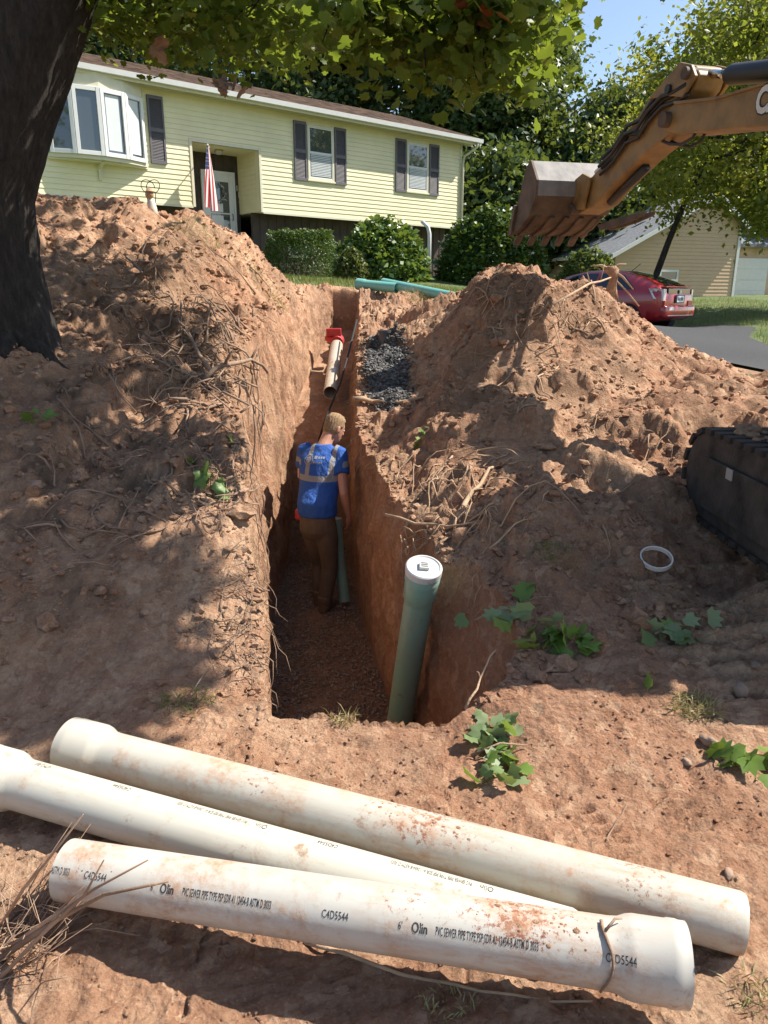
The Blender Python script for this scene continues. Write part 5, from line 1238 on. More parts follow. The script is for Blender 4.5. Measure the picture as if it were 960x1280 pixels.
def tree(label, base, h, radii, mat, seed, n_leaf=16000, n_clump=90, leaf=.34, spread=.75, trunk_r=.28, crown_z=.6, cat='tree', group=None, name='tree', lean=(0,0), shell=.5, low=-1.0):
    rg = np.random.default_rng(seed); t = thing(name, label, cat, base, 0, group); c = (base[0]+lean[0], base[1]+lean[1], base[2]+h*crown_z)
    p, tn, cc = clumpy(rg, c, radii, n_clump, n_leaf, spread, shell, low)
    place('crown', leaves_mesh('crown', p, leaf*(.6+.8*rg.random(n_leaf)), LEAF_DIAMOND, rg, tn, .3), mat, t, None, False)
    mb = MB(); top_ = (c[0], c[1], c[2]+radii[2]*.3); path = limb_path((base[0],base[1],base[2]-.3), top_, rg, .05, 8); mb.tube(path, np.linspace(trunk_r, trunk_r*.25, 8), 9)
    for k in range(12):
        q = path[rg.integers(3, 7)]; e = cc[rg.integers(0, len(cc))]; mb.tube(limb_path(q, e, rg), np.linspace(trunk_r*.32, .02, 7), 6)
    mb.build('trunk', M_bark, t, None, True); return t
# woods behind the house: one tree each
woods = [(-27,40,17,(5,5,6.5),0),(-19,45,19,(5.2,5,7),1),(-12.5,41,16,(4.6,4.6,6),0),(-8,49,22,(5.5,5,8),1),(-3,43,20,(4.8,4.8,7.5),0),(1.2,48,22,(5,5,8),1),(4.6,41,17,(4.2,4.2,7),0),(7.0,45,16.5,(3.5,3.5,6.6),1),(11.6,40,9.2,(3.6,3.6,4.0),0),(15.5,46,12,(4.2,4.2,5),1),(20,44,15,(5,5,6),1),(27,47,16,(5.5,5,6.5),0)]
wl_ = ['broad dark tree at the far left behind the big trunk','tall leafy tree behind the left roof end','rounded dark tree behind the bow window roof','very tall mid green tree behind the roof centre','tall dark tree behind the right half of the roof','tall mid green tree above the right roof end','dark tree just right of the yellow house','tall green tree behind the raised bucket','low dark tree under the open patch of sky','low green tree behind the grey roofed house','green tree behind the yellowish tree','dark tree at the far right behind the neighbour house']
for i, (x, y, h, rad, k) in enumerate(woods):
    tree(wl_[i], (x, y, 1.0), h, rad, (M_wood, M_wood2)[k], 100+i, 26000, 170, .31, .62, .35, .55, group='woodland trees behind the houses')
for i, (x, y, h, lab) in enumerate(((4.2,36,6.5,'low dark understorey tree beside the yellow house corner'),(9.0,37.5,5.5,'low dark understorey tree left of the grey roof'),(-15,36,6,'low dark understorey tree behind the left roof end'),(18,40,7,'understorey tree behind the garage wing'))):
    tree(lab, (x, y, .6), h, (3.4,2.6,2.9), M_wood, 140+i, 9000, 60, .36, .55, .15, .5, group='understorey trees')
# yellow-green tree in front of the neighbour's house
tree('yellowish green tree leaning in front of the neighbour house', (7.55, 22.6, -.45), 10.5, (4.1,3.9,4.3), M_yel, 160, 26000, 150, .15, .42, .11, .50, lean=(2.3,-.6), shell=.35)
tree('bright yellow green tree at the right edge beyond the lawn', (13.2, 24.0, -.4), 9.5, (3.6,3.2,3.8), M_yel, 161, 15000, 90, .17, .45, .16, .52, shell=.4)

def shrub(label, c, radii, mat, seed, n, leaf, flat=False, name='shrub'):
    rg = np.random.default_rng(seed); t = thing(name, label, 'shrub', (c[0], c[1], c[2]))
    d = rg.normal(size=(n,3)); d /= np.linalg.norm(d, axis=1)[:,None]; d[:,2] = np.abs(d[:,2])*1.0 if not flat else np.clip(np.abs(d[:,2])*1.5, 0, .86)
    lump = 1+(.04 if flat else .10)*noise3(d[:,0]*4, d[:,1]*4, d[:,2]*4+seed)+.06*noise3(d[:,0]*10, d[:,1]*10, d[:,2]*10)
    r = lump*(1-.22*rg.random(n)**2); p = np.array(c)+np.stack([d[:,0]*r*radii[0], d[:,1]*r*radii[1], d[:,2]*r*radii[2]], 1)
    tn = np.clip(.45+.5*noise3(p[:,0]*3, p[:,1]*3, p[:,2]*3)+.2*rg.normal(size=n), 0, 1)
    place('foliage', leaves_mesh('foliage', p, leaf*(.6+.8*rg.random(n)), LEAF_DIAMOND, rg, tn, .5), mat, t)
    mb = MB()
    for k in range(7):
        a = rg.random()*6.28; mb.tube([(c[0]+.05*math.cos(a), c[1]+.05*math.sin(a), c[2]-.1), (c[0]+radii[0]*.5*math.cos(a), c[1]+radii[1]*.5*math.sin(a), c[2]+radii[2]*.6)], [.03,.012], 5)
    mb.build('stem', M_root, t)
sc_ = at(377, 350, 22.3); shrub('clipped round dark green hedge below the lower window', (sc_[0], sc_[1], .50), (1.08,1.0,1.45), M_hedge, 201, 24000, .05, True, 'hedge')
sc_ = at(477, 350, 19.6); shrub('large glossy leafy shrub in front of the house', (sc_[0], sc_[1], .33), (1.18,1.05,1.48), M_shrub, 202, 6500, .15)
sc_ = at(440, 356, 18.6); shrub('small olive green shrub left of the leafy shrub', (sc_[0], sc_[1], .25), (.44,.42,.85), M_olive, 203, 3500, .07)
sc_ = at(614, 350, 20.4); shrub('big dark shrub at the right corner of the yellow house', (sc_[0], sc_[1], .25), (1.42,1.1,1.95), M_hedge, 204, 9000, .13)
sc_ = at(735, 350, 30.5); shrub('loose dark shrub below the neighbour roof', (sc_[0], sc_[1], -.1), (1.3,.8,1.9), M_wood2, 205, 3500, .16)
mb = MB(); a = at(536, 345, 24.5); mb.tube([a, a+np.array([0,0,1.25]), a+np.array([-.05,0,1.45]), a+np.array([-.25,0,1.62])], .06, 8); tag(mb.build('white_post', M_white, None, None, True), 'curved white pipe post behind the leafy shrub', 'post')

# ------------------------------------------------------------------ big maple on the left bank
mbase = (-2.78, 5.55, hd(-2.78, 5.55)-.1)
maple = thing('maple_tree', 'large dark maple trunk on the left bank with branches hanging overhead', 'tree', mbase)
rg = np.random.default_rng(31)
cz = [(-2.85,5.6,-.55,.70),(-2.80,5.6,-.30,.60),(-2.77,5.6,-.05,.52),(-2.76,5.6,.3,.455),(-2.72,5.6,.65,.43),(-2.52,5.62,1.15,.43),(-2.25,5.65,1.75,.44),(-1.95,5.7,2.4,.42),(-1.7,5.75,3.2,.40),(-1.55,5.8,4.2,.33),(-1.3,5.9,5.6,.24),(-1.1,6,7.2,.12)]
cz = np.array(cz); cz[:,0] -= .20; ts = np.linspace(0, len(cz)-1, 150); prof_ = np.stack([np.interp(ts, np.arange(len(cz)), cz[:,k]) for k in range(4)], 1)
th_ = np.linspace(0, 2*np.pi, 72, endpoint=False); TT, AA = np.meshgrid(ts, th_, indexing='ij')
rad_ = prof_[:,3:4]*(1 + .09*noise3(np.cos(AA)*2.2, np.sin(AA)*2.2, prof_[:,2:3]*.7) + .16*np.clip(1-(prof_[:,2:3]+.5)/.8, 0, 1)*np.cos(AA*5+1)) - .028*np.abs(noise3(np.cos(AA)*9, np.sin(AA)*9, prof_[:,2:3]*1.3+AA*0)) - .014*np.abs(noise3(np.cos(AA)*20, np.sin(AA)*20, prof_[:,2:3]*4))
TV = np.stack([prof_[:,0:1]+rad_*np.cos(AA), prof_[:,1:2]+rad_*np.sin(AA), np.repeat(prof_[:,2:3], 72, 1)], -1)
i4 = np.arange(150*72).reshape(150, 72); TFc = np.stack([i4[:-1], np.roll(i4[:-1], -1, 1), np.roll(i4[1:], -1, 1), i4[1:]], -1).reshape(-1,4)
place('trunk', np_mesh('trunk', TV.reshape(-1,3), TFc), M_bark, maple, None, True)
mb = MB()
for k, (dx, dy, L_) in enumerate(((.9,-.4,.75),(.3,-1,.62),(-.6,-.8,.7),(.75,-.9,.6))):    # root flare running out over the bank
    d = np.array([dx,dy]); d = d/np.linalg.norm(d); pts = []
    for t in np.linspace(.25, 1, 9): x_, y_ = -2.95+d[0]*L_*t+.05*math.sin(t*7+k), 5.58+d[1]*L_*t; pts.append((x_, y_, hd(x_, y_)+.10*(1-t)-.035*t))
    mb.tube(pts, np.linspace(.17, .04, 9), 9)
mb.build('root_flare', M_bark, maple, None, True)
# where leaves hang: visible drooping sprays, and unseen canopy clusters placed to shade the left bank
sprays = []
bx_b = [130,150,200,250,290,340,380,430,480,500,540,580,620,640,670,700]; by_b = [20,42,62,72,84,80,58,52,72,88,84,98,122,92,52,5]
for k in range(260):
    px = rg.uniform(110, 692)
    if px > 400 and k % 2: continue
    py = np.interp(px, bx_b, by_b) - abs(rg.normal())*62 - 12
    sprays.append(np.array(at(px, py, rg.uniform(5.6, 8.0) if px < 400 else rg.uniform(4.1, 5.3))))
can = []
shade = [((-40,180),(640,880),1.15), ((40,232),(395,530),1.0), ((-60,110),(380,550),1.0), ((170,225),(540,600),.5), ((40,200),(290,345),.35), ((170,232),(640,800),.25)]
for (xr_, yr_, w_) in shade:
    area = (xr_[1]-xr_[0])*(yr_[1]-yr_[0]); n = int(area*w_/540)
    for k in range(n):
        px, py = rg.uniform(*xr_), rg.uniform(*yr_)
        nn = noise3(px*.013+2, py*.013, 1.1)
        if nn < -.04: continue
        # keep the sunlit tongue running from the left edge towards the trench
        if py > 540 and abs(py-(565+.26*px)) < 46 and px < 330: continue
        q = gp(px, py); t = rg.uniform(6.2, 8.6); c = q + np.array(SUN)*t
        if c[2]/c[1] < .40: c = q + np.array(SUN)*(t+1.5)
        can.append(c)
for k in range(60): can.append(np.array([rg.uniform(-6,1.5), rg.uniform(3.5,10), rg.uniform(4.6,8.5)]))
can = np.array(can); sprays = np.array(sprays)
def spray_leaves(cs, per, sp, size, mat, name, seed, tmpl=LEAF_MAPLE):
    rg = np.random.default_rng(seed); k = np.repeat(np.arange(len(cs)), per); p = cs[k]+rg.normal(size=(len(k),3))*np.array([sp,sp,sp*.75])
    tn = np.clip(rg.normal(.5, .2, len(cs))[k]+rg.normal(0, .18, len(k)), 0, 1)
    return place(name, leaves_mesh(name, p, size*(.6+.7*rg.random(len(k))), tmpl, rg, tn, .5, (0,0,-.8)), mat, maple)
spray_leaves(sprays, 44, .15, .056, M_maple, 'crown', 41); spray_leaves(can, 26, .14, .10, M_maple, 'crown', 42)
spray_leaves(np.array([at(592,40,4.6), at(600,8,4.2), at(470,-4,5), at(440,2,5)]), 7, .05, .065, M_red, 'red_leaves', 43)
spray_leaves(np.array([at(600,6,4.3), at(590,-2,4.3), at(575,2,4.4), at(540,0,4.6)]), 26, .10, .08, M_maple, 'crown', 44)
spray_leaves(np.array([at(x_, y_, 5.6) for x_, y_ in ((272,101),(283,108),(292,104),(198,62))]), 4, .035, .075, M_root, 'withered_leaves', 45)
mb = MB(); forks = [np.array([-1.7,5.75,3.2]), np.array([-1.55,5.8,4.2]), np.array([-1.3,5.9,5.4])]
hubs = []
for e in ([.2,4.9,2.4],[1.0,5.0,2.7],[.3,6.6,3.9],[1.9,6.2,5.0],[3.2,6.3,5.6],[2.6,4.6,5.2],[.6,4.2,5.0],[-1.0,8.2,4.6],[1.2,8.2,4.2],[-3.6,4.6,5.2],[4.0,7.5,6.2]):
    f0 = forks[rg.integers(0,3)]; mb.tube(limb_path(f0, e, rg, .15, 9), np.linspace(.15, .045, 9), 8); hubs.append(np.array(e))
hubs = np.array(hubs)
for cs, step in ((sprays, 2), (can, 2)):
    for c in cs[::step]:
        h_ = hubs[np.argmin(((hubs-c)**2).sum(1))]; e = c-np.array([0,0,.05])
        if np.linalg.norm(h_-c) < 3.8: mb.tube(limb_path(h_, e, rg, .15, 6), np.linspace(.022, .004, 6), 4)
mb.build('branch', M_bark, maple, None, True)

# ------------------------------------------------------------------ loose things on the dirt
_ico = bmesh.new(); bmesh.ops.create_icosphere(_ico, subdivisions=1, radius=1); _iv = np.array([v.co[:] for v in _ico.verts]); _if = np.array([[v.index for v in f.verts] for f in _ico.faces]); _ico.free()
_ico = bmesh.new(); bmesh.ops.create_icosphere(_ico, subdivisions=2, radius=1); _iv2 = np.array([v.co[:] for v in _ico.verts]); _if2 = np.array([[v.index for v in f.verts] for f in _ico.faces]); _ico.free()
def stones(name, pos, size, mat, seed, flat=.75, fine=False, humv=None, smooth=False):
    rg = np.random.default_rng(seed); n = len(pos); iv, if_ = (_iv2, _if2) if fine else (_iv, _if)
    jt = 1+.30*rg.normal(size=(n,len(iv),1)) if not fine else (1+.55*noise3(iv[None,:,0]*1.9+rg.random((n,1))*90, iv[None,:,1]*1.9, iv[None,:,2]*1.9)+.12*rg.normal(size=(n,len(iv))))[...,None]
    an = rg.random(n)*6.28; st = np.stack([.7+.7*rg.random(n), .7+.5*rg.random(n), flat*(.6+.6*rg.random(n))], 1)
    L = iv[None]*np.clip(jt, .5, 1.6)*st[:,None,:]*np.asarray(size)[:,None,None]
    ca, sa = np.cos(an)[:,None], np.sin(an)[:,None]
    W = np.stack([L[...,0]*ca-L[...,1]*sa, L[...,0]*sa+L[...,1]*ca, L[...,2]], -1) + np.asarray(pos)[:,None,:]
    me = np_mesh(name, W.reshape(-1,3), (if_[None]+(np.arange(n)*len(iv))[:,None,None]).reshape(-1,3))
    for an_, vals in (('tone', rg.random(n)), ('hum', np.zeros(n) if humv is None else humv)):
        a = me.attributes.new(an_, 'FLOAT', 'POINT'); a.data.foreach_set('value', np.repeat(vals, len(iv)).astype(np.float32))
    return place(name, me, mat, None, None, smooth)
def scatter(n, seed, box, dens=None):
    rg = np.random.default_rng(seed); x = rg.uniform(box[0], box[1], n); y = rg.uniform(box[2], box[3], n)
    ok = (x < LL(y)-.02) | (x > LR(y)+.02) | (y < 2.56) | (y > 12.9)
    ok &= (x > XL(y)+.3) & (x < XR(y)-.2)
    if dens is not None: ok &= rg.random(n) < dens(x, y)
    x, y = x[ok], y[ok]; return x, y, Hq(x, y), rg
# crumbs and clods
x, y, z, rg = scatter(15000, 51, (-2.2, 2.4, .7, 3.6), lambda x, y: .25+.9*sstep(-.1, .3, noise3(x*1.6, y*1.6, 3)))
s = .0022+.007*rg.random(len(x))**3.2; o1 = stones('soil_crumbs', np.stack([x, y, z+s*.2], 1), s, M_clod, 52); tag(o1, 'small crumbs of soil scattered over the foreground dirt', kind='stuff')
x, y, z, rg = scatter(38000, 53, (-4.5, 4.6, 3.0, 11.0), lambda x, y: .2+.9*sstep(-.15, .3, noise3(x*1.1, y*1.1, 5))*np.where(x > 0, 1.2, 1.1))
s = .006+.026*rg.random(len(x))**4; o2 = stones('soil_clods', np.stack([x, y, z+s*.2], 1), s, M_clod, 54); tag(o2, 'loose clods of soil over the banks and mounds', kind='stuff')
x, y, z, rg = scatter(1500, 55, (-3.5, 4.4, 2.6, 10.0), lambda x, y: np.where(x > .2, 1, .7)*sstep(-.1, .25, noise3(x*1.3+5, y*1.3, 5)))
s = .022+.045*rg.random(len(x))**3; o3 = stones('soil_lumps', np.stack([x, y, z+s*.1], 1), s, M_clod, 56, .75, True, None, False); tag(o3, 'bigger lumps of soil over the banks and mounds', kind='stuff')
# lip crumble along both trench edges
rg = np.random.default_rng(57); yy = rg.uniform(2.6, 9, 1600); sd = rg.random(1600) < .5; xx = np.where(sd, LL(yy)-abs(rg.normal(size=1600))*.05, LR(yy)+abs(rg.normal(size=1600))*.06); s = .006+.02*rg.random(1600)**3
tag(stones('edge_crumble', np.stack([xx, yy, Hq(xx, yy)+.003], 1), s, M_clod, 58), 'crumbled soil along the trench edges', kind='stuff')
# bedding gravel on the trench floor, black crushed stone on the right bench
rg = np.random.default_rng(59); yy = rg.uniform(2.7, 7.9, 9000); q = rg.random(9000); xx = FL(yy)+.02+(FR(yy)-FL(yy)-.04)*q; s = .005+.006*rg.random(9000)
tag(stones('bedding_gravel', np.stack([xx, yy, ZF(yy)+.004+.012*rg.random(9000)], 1), s, M_peb, 60), 'brown bedding gravel on the trench floor', kind='stuff')
px = rg.normal(485, 15, 4200); py = rg.uniform(425, 506, 4200); keep = np.abs(px-(484+.06*(py-470))) < np.interp(py, [425,450,506], [14,23,20]); px, py = px[keep], py[keep]
Pg = np.array([gp(a, c) for a, c in zip(np.round(px[:500]), np.round(py[:500]))]); kx = rg.integers(0, len(Pg), 5200); Pq = Pg[kx]+rg.normal(size=(5200,3))*np.array([.045,.07,0]); Pq[:,2] = Hq(Pq[:,0], Pq[:,1])+.012+.03*rg.random(5200); ok = Pq[:,0] > LR(Pq[:,1])-.02; Pq = Pq[ok]
tag(stones('black_gravel', Pq, .010+.012*rg.random(len(Pq)), M_trap, 61, .8), 'patch of black crushed stone on the right trench bank', kind='stuff')
# single rocks
for (px, py, s, lab) in ((924,866,.035,'rounded brown stone left of the crawler imprint by the right edge'),(905,945,.045,'brown stone just left of the wilted sprig at right'),(886,930,.030,'small brown stone beside the larger stone by the right sprig'),(640,900,.012,'small angular stone below the pit edge'),(858,955,.016,'flat red stone in front of the dry grass tuft'),(910,1095,.018,'lone dark stone near the end of the back pipe'),(45,610,.03,'rounded stone on the left shaded bank'),(945,835,.03,'reddish stone at the right frame edge beside the imprint')):
    q = gp(px, py); o = stones('rock', np.array([[q[0], q[1], q[2]+s*.35]]), np.array([s]), M_rock, int(px), .8, True, None, True); tag(o, lab, 'rock', 'loose rocks')

# roots: tangles that nobody could count
def root_path(x, y, ang, L, rg, n=7, lift=.03, hang=False):
    pts = []; st = L/(n-1)
    for k in range(n):
        zz = hd_v(x, y) + lift*math.sin(math.pi*k/(n-1))*1.2 + .004
        pts.append((x, y, zz)); ang += rg.normal()*(.35 if rg.random() < .7 else 1.1); x += math.cos(ang)*st; y += math.sin(ang)*st
    return pts
_hc = {}
def hd_v(x, y):
    k = (round(x, 2), round(y, 2))
    if k not in _hc: _hc[k] = hd(*k)
    return _hc[k]
rg = np.random.default_rng(71)
mb = MB(); mb2 = MB()
def tangle(target, box, n, Lr, rr_, lift, ang0=None):
    for k in range(n):
        q = gp(rg.uniform(box[0], box[1]), rg.uniform(box[2], box[3])); L = rg.uniform(*Lr); r0 = rg.uniform(*rr_); pts = root_path(q[0], q[1], rg.uniform(0, 6.28) if ang0 is None else ang0+rg.normal()*.5, L, rg, 7, lift*rg.random())
        ps = np.array(pts); inn = (ps[:,0] > LL(ps[:,1])-.02) & (ps[:,0] < LR(ps[:,1])+.02)
        if inn.any():                                    # over the trench edge the root bends down into the air
            zi = None
            for i in range(len(ps)):
                if inn[i:].all() and i and inn[i]: ps[i] = ps[i-1]+np.array([rg.normal()*.012, rg.normal()*.02, -L/6*.8])
                elif inn[i]: ps[i,2] -= .01
        target.tube(ps, np.linspace(r0, r0*.22, 7)*(.8+.45*rg.random(7)), 5)
        if rg.random() < .5 and not inn.any():
            j = rg.integers(2, 5); e = ps[j]+np.array([rg.normal()*.08, rg.normal()*.08, .02+.05*rg.random()]); target.tube([ps[j], (ps[j]+e)/2+rg.normal(size=3)*.01, e], [r0*.5, r0*.35, r0*.1], 4)
tangle(mb, (220,325,395,520), 85, (.25,.8), (.004,.013), .10); tangle(mb, (120,325,330,460), 45, (.3,1.0), (.004,.011), .12)
tangle(mb, (60,330,440,700), 60, (.2,.6), (.003,.008), .06); tangle(mb, (262,338,700,860), 55, (.12,.34), (.0015,.004), .05)
tangle(mb2, (490,640,560,690), 48, (.15,.5), (.003,.010), .07); tangle(mb2, (500,700,380,470), 30, (.2,.7), (.004,.010), .09); tangle(mb2, (600,860,440,660), 40, (.12,.4), (.003,.007), .05)
tangle(mb2, (590,760,345,420), 26, (.2,.6), (.004,.012), .14)
tangle(mb, (240,330,560,640), 30, (.2,.5), (.003,.007), .05)
# fine rootlets dangling from the left lip
for k in range(120):
    yy = rg.uniform(2.8, 9.5); x0 = float(LL(np.array([yy]))[0]); z0 = hd_v(x0, yy); L = rg.uniform(.08, .35); p = np.array([x0-.03, yy, z0-.02-rg.random()*.3*(yy > 3.5)]); pts = [p]
    for i in range(5): p = p+np.array([rg.normal()*.02+.018, rg.normal()*.03, -L/5*(.6+.6*rg.random())]); pts.append(p)
    mb.tube(pts, np.linspace(.004, .001, 6), 4)
for k in range(90):
    yy = rg.uniform(3.2, 9.0); x0 = float(LR(np.array([yy]))[0]); z0 = hd_v(x0, yy); L = rg.uniform(.08, .3); p = np.array([x0+.02, yy, z0-.02]); pts = [p]
    for i in range(5): p = p+np.array([rg.normal()*.02-.016, rg.normal()*.03, -L/5*(.6+.6*rg.random())]); pts.append(p)
    mb2.tube(pts, np.linspace(.004, .001, 6), 4)
tag(mb.build('root_tangle', M_root, None, None, True), 'tangle of torn brown roots over the left trench bank', kind='stuff')
tag(mb2.build('root_tangle', M_root2, None, None, True), 'tangle of pale torn roots over the right mound', kind='stuff')

# single branches and twigs that can be told apart
def stick_thing(label, pts, r0, mat, side=(), name='branch', cat='branch'):
    P = [Vector(gp(px, py, l)) for px, py, l in pts]; mb = MB()
    sub_ = []
    for i in range(len(P)-1):
        for t in (0, .5): sub_.append(P[i].lerp(P[i+1], t)+Vector((rg.normal(), rg.normal(), rg.normal()))*r0*.5)
    sub_.append(P[-1]); mb.tube(sub_, np.linspace(r0, r0*.45, len(sub_)), 8)
    for (i, dx, dy, dz, L) in side: a = sub_[min(i, len(sub_)-1)]; mb.tube([a, a+Vector((dx,dy,dz))*L*.5+Vector((0,0,.01)), a+Vector((dx,dy,dz))*L], [r0*.5, r0*.4, r0*.15], 5)
    o = mb.build(name, mat, None, None, True); tag(o, label, cat); return o
stick_thing('pale broken branch lying across the bank below the black gravel', [(440,507,.06),(465,508,.05),(500,508,.06),(530,500,.02)], .028, M_root2, [(3,.3,.1,.1,.2),(2,.5,-.5,.1,.25)])
stick_thing('twisted pale root on the near slope of the right mound', [(572,650,.02),(590,628,.05),(608,600,.05),(616,588,.02)], .018, M_root2, [(2,.6,.2,.1,.15),(3,-.5,.4,.1,.12)])
stick_thing('long thin root leaning over the right trench edge', [(482,650,.03),(520,662,.04),(560,665,.03),(600,655,.02)], .010, M_root2, [(3,.3,.4,.2,.15)])
stick_thing('short bent twig sticking out of the near right pit edge', [(580,888,.01),(596,876,.05),(606,856,.09),(618,848,.13)], .006, M_root2, [(3,-.3,.2,.5,.05)], 'twig', 'twig')
stick_thing('forked dead branch on the left bank below the mound', [(270,480,.03),(250,455,.06),(232,420,.05),(222,405,.05)], .02, M_root, [(2,.5,.2,.3,.35),(3,-.4,.3,.4,.3)])
stick_thing('dead branch lying on the top of the left mound', [(160,330,.05),(180,352,.06),(205,340,.1),(222,332,.12)], .014, M_root, [(3,.2,.3,.5,.3)])
stick_thing('thin bare twig on the sunlit patch of the left bank', [(147,663,.01),(158,648,.04),(170,632,.05),(176,628,.08)], .005, M_root, [(2,.5,-.1,.2,.1)], 'twig', 'twig')
stick_thing('straight dark twig on the dirt beside the boot print', [(757,1052,.004),(766,1038,.008),(776,1022,.006),(784,1006,.004)], .003, M_root, [], 'twig', 'twig')
stick_thing('slender root running along the ground under the nearest pipe', [(380,1180,.005),(430,1196,.01),(500,1222,.008),(560,1236,.015),(640,1248,.006),(740,1256,.01)], .006, M_root2, [], 'root', 'root')
stick_thing('pale leaning twig crossing the top of the right mound', [(690,385,.03),(735,372,.12),(765,350,.2),(800,370,.1)], .016, M_root2, [(3,.2,.2,.8,.25),(2,-.2,0,.6,.2)])
stick_thing('knotted dead root on the left shaded slope by the trench', [(255,480,.04),(285,470,.10),(315,462,.08),(335,470,.02)], .024, M_root, [(2,.3,-.3,.4,.3),(4,.3,.4,.5,.25)])
# root clump standing on top of the right mound
q = gp(764, 352); st = thing('root_stump', 'reddish clump of root standing on top of the right mound', 'stump', q)
mb = MB(); mb.loft([(Vector(q)+Vector((0,0,-.08)),XR_,YF_,.11,.10),(Vector(q)+Vector((.01,0,.06)),XR_,YF_,.06,.06),(Vector(q)+Vector((.03,0,.18)),XR_,YF_,.045,.05),(Vector(q)+Vector((-.01,0,.27)),XR_,YF_,.095,.06),(Vector(q)+Vector((-.01,0,.31)),XR_,YF_,.05,.05)], 12); mb.build('clump', M_clod, st, None, True)
mb = MB()
for d in ((-.26,0,.05),(.16,0,.07),(.24,-.1,-.22)): a = Vector(q)+Vector((0,0,.26)); mb.tube([a, a+Vector(d)*.5+Vector((0,0,.03)), a+Vector(d)], [.022,.015,.006], 6)
mb.build('root', M_root2, st, None, True)
# twig caught over the bell of the front pipe
M = MF1; pts = []
for t in np.linspace(R(95), R(-25), 12): pts.append(M @ Vector((LF1-.185+.012*math.sin(t*3), -(PR+.006)*math.cos(t), (PR+.006)*math.sin(t))))
mb = MB(); mb.tube(pts, np.linspace(.0045, .003, 12), 6); mb.tube([pts[2], pts[2]+Vector((.03,.02,.02)), pts[2]+Vector((.05,.03,.01))], [.004,.003,.0015], 5); tag(mb.build('twig', M_root, None, None, True), 'dark curved twig hooked over the nearest pipe by its bell', 'twig')
# dry brush at the bottom left
bq = gp(20, 1190); br_t = thing('dry_brush', 'bundle of dry brush leaning on the nearest pipe at bottom left', 'brush', bq)
rg = np.random.default_rng(81); mbs = MB()
big = [((0,1200,.02),(70,1150,.07),(130,1118,.14),(210,1102,.22),.0085),((0,1225,.02),(50,1170,.07),(105,1120,.15),(130,1075,.20),.006),((5,1190,.02),(60,1150,.08),(120,1110,.16),(185,1075,.24),.006),((0,1160,.01),(30,1110,.06),(60,1075,.12),(104,1018,.2),.005)]
for (a, b1_, c, d, r0) in big:
    P_ = [Vector(gp(min(px, 400), py+0, 0)) for px, py, l in (a,)]; base_ = P_[0]
    pts = [base_] + [Vector(at(px, py, Y_)) for (px, py, l), Y_ in zip((b1_, c, d), (1.50, 1.44, 1.40))]
    mb = MB(); mb.tube(pts, [r0, r0*.85, r0*.6, r0*.3], 7); mb.tube([pts[1], pts[1].lerp(pts[2], .6)+Vector((.03,0,.05))], [r0*.5, r0*.15], 5); mb.build('stem', M_root if r0 > .008 else M_dry, br_t, None, True)
for k in range(95):
    a = Vector(gp(rg.uniform(-30, 60), rg.uniform(1130, 1235))); u = rg.uniform(.08, .28); d = Vector((rg.normal()*.35+.55, rg.normal()*.5+.25, .55+rg.normal()*.25)).normalized()
    p1 = a+d*u*.5+Vector((rg.normal(), rg.normal(), rg.normal()))*.012; mbs.tube([a, p1, a+d*u+Vector((rg.normal(), rg.normal(), rg.normal()))*.03], [.0022, .0016, .0005], 4)
o = mbs.build('twiglet', M_dry, br_t, None, True); o['kind'] = 'stuff'
# tufts
def tuft(label, px, py, n, h, spread, mat, seed, kind='tuft', flat=.3):
    rg = np.random.default_rng(seed); q = gp(px, py); V = []; F = []; tone = []
    for k in range(n):
        a = rg.random()*6.28; r = spread*math.sqrt(rg.random()); x_, y_ = q[0]+r*math.cos(a)*1.4, q[1]+r*math.sin(a); z_ = hd_v(x_, y_); L = h*rg.uniform(.5,1.2); d = np.array([rg.normal()*.8, rg.normal()*.8, flat+rg.random()]); d /= np.linalg.norm(d); w = .0018
        s_ = np.cross(d, rg.normal(size=3)); s_ /= np.linalg.norm(s_)+1e-9; b0 = np.array([x_, y_, z_-.005]); m_ = b0+d*L*.6; e = b0+d*L-np.array([0,0,L*.3*rg.random()]); i = len(V); V += [b0-s_*w, b0+s_*w, m_+s_*w*.8, m_-s_*w*.8, e]; F += [(i,i+1,i+2,i+3),(i+3,i+2,i+4,i+4)]; tone += [rg.random()]*5
    me = bpy.data.meshes.new('tuft'); me.from_pydata([tuple(v) for v in V], [], [f if f[2] != f[3] else f[:3] for f in F]); a = me.attributes.new('tone', 'FLOAT', 'POINT'); a.data.foreach_set('value', np.array(tone, np.float32))
    o = place('grass_tuft', me, mat); tag(o, label, 'grass', 'loose grass tufts'); return o
tuft('matted dry grass tuft on the dirt near the right edge', 868, 885, 420, .07, .07, M_straw, 301, flat=.1)
tuft('dry grass tuft behind the bell of the nearest pipe', 885, 1165, 130, .06, .045, M_straw, 302, flat=.2)
tuft('thin green grass tuft behind the left pipe bell', 235, 880, 160, .07, .09, M_grassb, 303)
tuft('small straw tuft on the near trench lip', 432, 903, 70, .08, .04, M_straw, 304)
tuft('sparse grass tuft at the bottom right corner', 945, 1245, 90, .05, .06, M_straw, 305)
tuft('grass clump in front of the nearest pipe bell', 560, 1258, 90, .045, .05, M_straw, 306)
tuft('dry turf clump on the crest by the teal pipe', 520, 375, 260, .16, .18, M_straw, 307)
tuft('mossy turf clump on the shaded right slope', 690, 690, 200, .05, .10, M_grassb, 308)
tuft('turf clump hanging on the left crest by the hedge', 330, 352, 260, .16, .20, M_straw, 309)
tuft('green grass on the crest below the front door', 240, 283, 260, .16, .22, M_grassb, 310)
